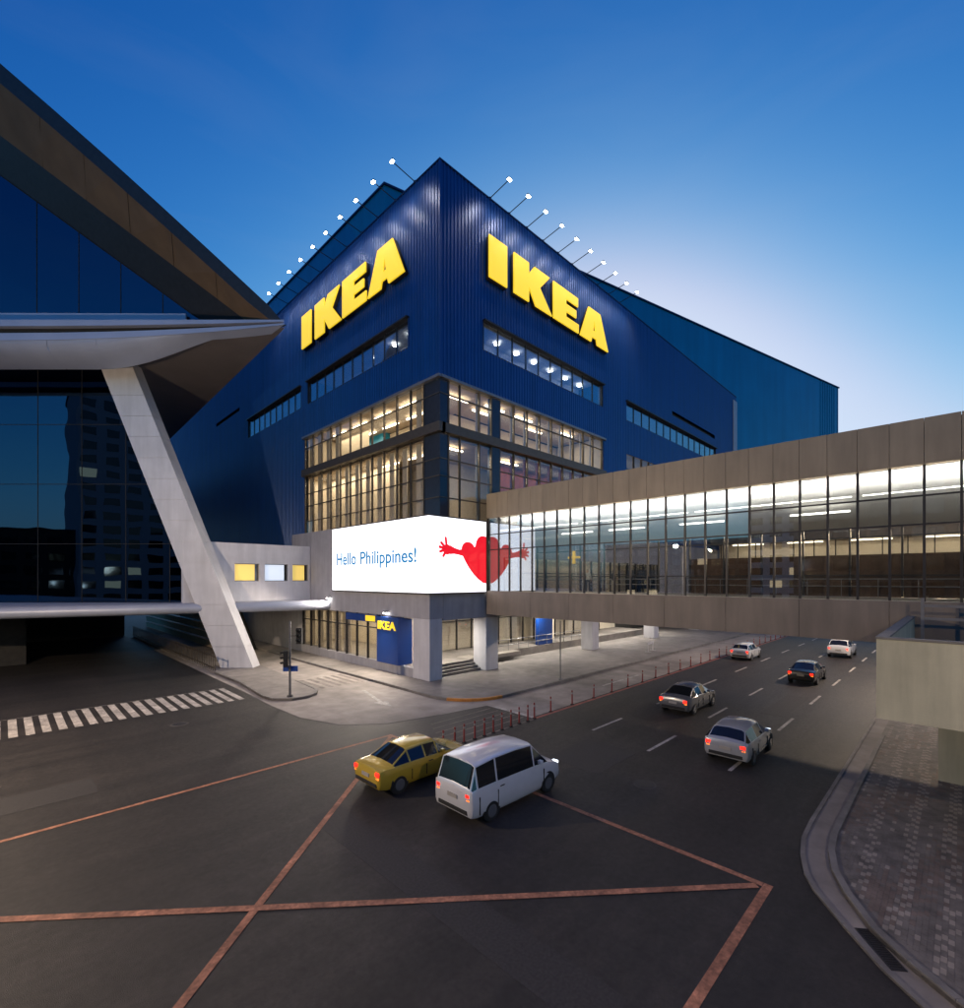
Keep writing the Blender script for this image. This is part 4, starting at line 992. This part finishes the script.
# ================================================================== VEHICLES (at rest)
KINDS = {   # x, half width, underside, belt, top, half width at the top; then the rear-glass, roof-rear, roof-front and windscreen-base stations
 'sedan': ([(0,.70,.42,.72,.74,.55),(.06,.81,.30,.90,.95,.66),(.30,.86,.24,.95,1.0,.70),(.60,.88,.22,.95,1.01,.72),(1.30,.89,.21,.95,1.40,.58),(2.0,.89,.2,.94,1.45,.60),(2.6,.89,.2,.93,1.42,.58),(3.30,.88,.2,.90,.95,.70),(3.8,.87,.22,.85,.90,.68),(4.2,.83,.25,.76,.80,.62),(4.42,.72,.32,.64,.67,.5),(4.48,.6,.42,.56,.58,.42)], 3, 4, 6, 7),
 'hatch': ([(0,.72,.42,.80,.84,.60),(.05,.82,.30,.93,.98,.68),(.14,.85,.26,.97,1.04,.70),(.50,.86,.22,.97,1.42,.60),(1.3,.87,.2,.95,1.50,.61),(2.2,.87,.2,.94,1.46,.59),(3.0,.86,.2,.90,.95,.69),(3.45,.85,.22,.85,.89,.66),(3.82,.80,.25,.74,.78,.6),(4.03,.68,.34,.62,.65,.48),(4.1,.58,.42,.55,.57,.4)], 2, 3, 5, 6),
 'van': ([(0,.80,.42,.98,1.02,.70),(.04,.88,.30,1.08,1.14,.76),(.26,.90,.25,1.12,1.84,.73),(1.1,.91,.22,1.12,1.93,.75),(2.1,.91,.2,1.10,1.93,.75),(2.95,.91,.2,1.08,1.86,.72),(3.75,.89,.2,1.02,1.08,.74),(4.15,.87,.22,.94,.99,.7),(4.45,.81,.27,.80,.84,.62),(4.6,.68,.38,.66,.69,.48),(4.65,.58,.45,.6,.62,.42)], 1, 2, 5, 6),
 'suv': ([(0,.78,.46,.96,1.0,.66),(.05,.88,.34,1.06,1.12,.74),(.12,.90,.30,1.08,1.18,.75),(.42,.91,.27,1.08,1.66,.66),(1.4,.92,.25,1.06,1.74,.68),(2.3,.92,.25,1.05,1.70,.66),(3.05,.91,.25,1.01,1.06,.74),(3.6,.90,.27,.98,1.02,.72),(4.1,.86,.30,.88,.92,.68),(4.4,.76,.38,.72,.75,.56),(4.48,.64,.46,.64,.66,.46)], 2, 3, 5, 6)}
def car(name, loc, rz, paint, label, kind='hatch', cat='car', lit=True):
    st, rg, rr, rfr, wb = KINDS[kind]
    L = st[-1][0]; hwid = max(t[1] for t in st); belt = st[rr][3]
    o = thing(name, label, cat, loc, rz)
    bm = bmesh.new(); rings = []; k = 14
    for i, (x, hw, z0, bz, zt, wr) in enumerate(st):
        up = zt - bz
        half = [(0, z0), (hw*.90, z0), (hw*.985, z0 + .14), (hw*1.0, z0 + (bz - z0)*.55), (hw*.965, bz), (wr, zt - min(.06, up*.4)), (wr*.80, zt), (0, zt + .03)]
        ring = [(x, y, z) for y, z in half] + [(x, -y, z) for y, z in half[-2:0:-1]]
        rings.append([bm.verts.new(p) for p in ring])
    fcs = {}
    for i in range(len(st) - 1):
        for j in range(k): fcs[i, j] = bm.faces.new((rings[i][j], rings[i][(j+1) % k], rings[i+1][(j+1) % k], rings[i+1][j]))
    bm.faces.new(rings[0][::-1]); bm.faces.new(rings[-1])
    wins = []
    mid = (rr + rfr) // 2 if rfr - rr > 1 else rr
    for j in (4, 9):
        for a_, b_ in ((rg, rr), (rr, mid), (mid, rfr), (rfr, wb)):
            if b_ > a_: wins.append([fcs[i, j] for i in range(a_, b_)])
    wins.append([fcs[rg, j] for j in (5, 6, 7, 8)]); wins.append([fcs[rfr, j] for j in (5, 6, 7, 8)])
    crl = bm.edges.layers.float.new('crease_edge'); vrl = bm.verts.layers.float.new('crease_vert'); wi = 0
    for wn in wins:
        for f_ in wn:
            for e_ in f_.edges:
                if any(g_ not in wn for g_ in e_.link_faces):
                    e_[crl] = .8
                    for v_ in e_.verts: v_[vrl] = .8
        bmesh.ops.inset_region(bm, faces=wn, thickness=.035, depth=-.006, use_even_offset=True)
        wi += 1
        for f_ in wn:
            f_.material_index = wi
            for e_ in f_.edges: e_[crl] = 1.0
            for v_ in f_.verts: v_[vrl] = 1.0
    bmesh.ops.recalc_face_normals(bm, faces=bm.faces)
    me = bpy.data.meshes.new('shell'); bm.to_mesh(me); bm.free()
    t_ = bpy.data.objects.new('tmp', me); col.objects.link(t_)
    bv = t_.modifiers.new('round', 'BEVEL'); bv.width = .05; bv.segments = 3; bv.limit_method = 'ANGLE'; bv.angle_limit = R(28); bv.material = 0
    full = bpy.data.meshes.new_from_object(t_.evaluated_get(bpy.context.evaluated_depsgraph_get())); bpy.data.objects.remove(t_)
    for idx in range(wi + 1):
        nm, mm = ('body', paint) if idx == 0 else ('window', 'car_glass')
        b2 = bmesh.new(); b2.from_mesh(full)
        bmesh.ops.delete(b2, geom=[f_ for f_ in b2.faces if f_.material_index != idx], context='FACES')
        for f_ in b2.faces: f_.material_index = 0; f_.smooth = True
        m2 = bpy.data.meshes.new(nm); b2.to_mesh(m2); b2.free()
        try: m2.set_sharp_from_angle(angle=R(38))
        except Exception: pass
        m2.materials.append(M[mm]); link(nm, m2, o)
    for i, x in enumerate((L*.185, L*.80)):
        for s in (-1, 1):
            ys = hwid * .965
            MB().cyl((x, s*(ys - .12), .35), (x, s*(ys + .012), .35), .375, .37, 24).build('wheel_arch', 'rubber', o)
            wh = MB().cyl((x, s*(ys - .19), .31), (x, s*(ys + .03), .31), .31, .295, 24).build('wheel', 'rubber', o, smooth=True)
            MB().cyl((x, s*(ys + .0305), .31), (x, s*(ys + .038), .31), .20, .17, 16).build('rim', 'car_grey', wh)
    tl_m = 'tail_red' if lit else 'post_red'
    zl = belt * .83
    for s in (-1, 1):
        MB().box(.0, .14, s*hwid*.74 - .10, s*hwid*.74 + .12, zl - .07, zl + .09).build('tail_light', tl_m, o, bevel=.03)
        MB().box(.0, .12, s*hwid*.76 - .08, s*hwid*.76 + .07, zl - .14, zl - .08).build('indicator', 'tail_amber' if lit else 'post_red', o, bevel=.01)
        MB().box(L - .26, L - .10, s*hwid*.66 - .12, s*hwid*.66 + .10, belt*.66, belt*.76).build('headlight', 'head_white', o, bevel=.02)
        MB().box(st[wb][0] - .62, st[wb][0] - .46, s*(hwid + .02) - .08, s*(hwid + .02) + .08, belt + .02, belt + .14).build('mirror', paint, o, bevel=.03)
        for xd in (st[mid][0] + .02, st[wb][0] - .30, st[rr][0] + .05):
            MB().box(xd - .008, xd + .008, s*hwid*.985 - .03, s*hwid*.985 + .008, .36, belt - .22).build('door_seam', 'rubber', o)
        MB().box(st[mid][0] + .12, st[mid][0] + .32, s*hwid*.975 - .02, s*hwid*.975 + .022, belt - .17, belt - .135).build('door_handle', 'chrome', o)
    MB().box(-.02, .12, -hwid*.74, hwid*.74, .36, .50).build('bumper', 'rubber', o, bevel=.03)
    MB().box(-.028, .04, -.22, .22, belt*.66, belt*.66 + .12).build('number_plate', 'cloth_pale', o)
    return o
car('silver_hatchback', (20.6, 6.75, 0), R(1), 'car_silver', 'silver hatchback with red tail lights straddling the dashed line before the footbridge')
car('white_van', (9.9, 11.2, 0), R(0), 'car_white', 'white van driving over the orange box lines towards the footbridge', 'van', 'van')
car('yellow_taxi', (9.0, 14.75, 0), R(1), 'car_yellow', 'yellow taxi beside the white van on the box junction', 'sedan', 'car')
car('dark_sedan', (40, 8.1, 0), 0, 'car_dark', 'dark sedan driving away beneath the footbridge', 'sedan')
car('white_suv', (56, 8.3, 0), 0, 'car_white', 'white sport utility vehicle farthest down the road past the footbridge', 'suv')
car('white_hatchback', (48, 14.5, 0), 0, 'car_white', 'white hatchback beside the light-reddened median line beyond the footbridge')
car('grey_sedan', (26.2, 11.3, 0), 0, 'car_grey', 'grey sedan with red tail lights in the lane beside the median posts', 'sedan')

# ================================================================== DISTANT AND FACING BUILDINGS
def block(name, x0, x1, y0, y1, h, label, m, face_x, lit, fl=3.6, bay=4.2):
    o = thing(name, label, 'building', (x0, y0, 0))
    put(MB().box(x0, x1, y0, y1, -.04, h), 'wall', m, o)
    put(MB().box(x0 - .3, x1 + .3, y0 - .3, y1 + .3, h + .002, h + .5), 'roof_cap', 'roof_dark', o)
    xf = x0 if face_x < 0 else x1
    n = int((y1 - y0) / bay); nz = int((h - 2) / fl)
    for k in range(nz):
        for i in range(n):
            yy = y0 + (i + .5) * (y1 - y0) / n; zz = 1.5 + k * fl
            w_ = MB(); w_.box(xf - .06, xf + .06, yy - bay*.36, yy + bay*.36, zz, zz + fl*.55)
            put(w_, 'window', 'window_lit' if random.random() < lit else 'car_glass', o)
    return o
emit('window_lit', (1, .74, .42), .9)
block('distant_building', 190, 215, -14, 6, 19, 'low pale building far down the road with the most lit windows', 'cream_dim', -1, .55)
block('distant_building', 205, 230, 8, 30, 14, 'low grey building far down the road behind the footbridge glass', 'grey_in', -1, .35)
block('distant_building', 185, 205, -44, -17, 26, 'tall grey building far down the road at the right edge', 'grey_in', -1, .3)

xt, yt = C(-104, -58)
block('office_tower', xt - 14, xt + 14, yt - 12, yt + 12, 58, 'tall grey office tower mirrored in the mall glass', 'grey_in', 1, .04)
xt, yt = C(-135, -40)
block('low_block', xt - 16, xt + 14, yt - 34, yt + 30, 20, 'long low dark block with scattered lit windows mirrored in the mall glass', 'dark_in', 1, .07)

block('facing_building', -44, -30, -50, 18, 24, 'long dark facing block mirrored in the footbridge glass', 'dark_in', 1, .05)

# added lit walkway: fills the sky gap seen through the footbridge glass
wk = thing('added_walkway', 'added lit walkway filling the sky gap beyond the nearer footbridge', 'bridge', (75, 0, 8))
put(MB().box(75, 79, -32, 26.6, 8.0, 9.0), 'floor_beam', 'bridge_panel_b', wk); put(MB().box(75, 79, -32, 26.6, 12.6, 14.4), 'roof_beam', 'bridge_panel_b', wk)
put(MB().box(78.6, 78.9, -32, 26.6, 9.0, 12.6), 'back_wall', 'cream', wk)
for i in range(25):
    y = -30 + i * 2.3; put(MB().box(75.1, 75.22, y - .06, y + .06, 9.0, 12.6), 'mullion', 'dark_metal', wk)
for i in range(8): put(MB().box(76.4, 76.8, -29 + i * 7, -25 + i * 7, 12.4, 12.5), 'light_tube', 'tube', wk)
area_light('added_walkway_light', (76.8, -2, 12.3), (0, 0, 0), 2.0, 52, 900, WARM)
for y in (-20, 1.0, 24.5): put(MB().box(76, 78, y - .7, y + .7, .1, 7.99), 'pier', 'concrete', wk)
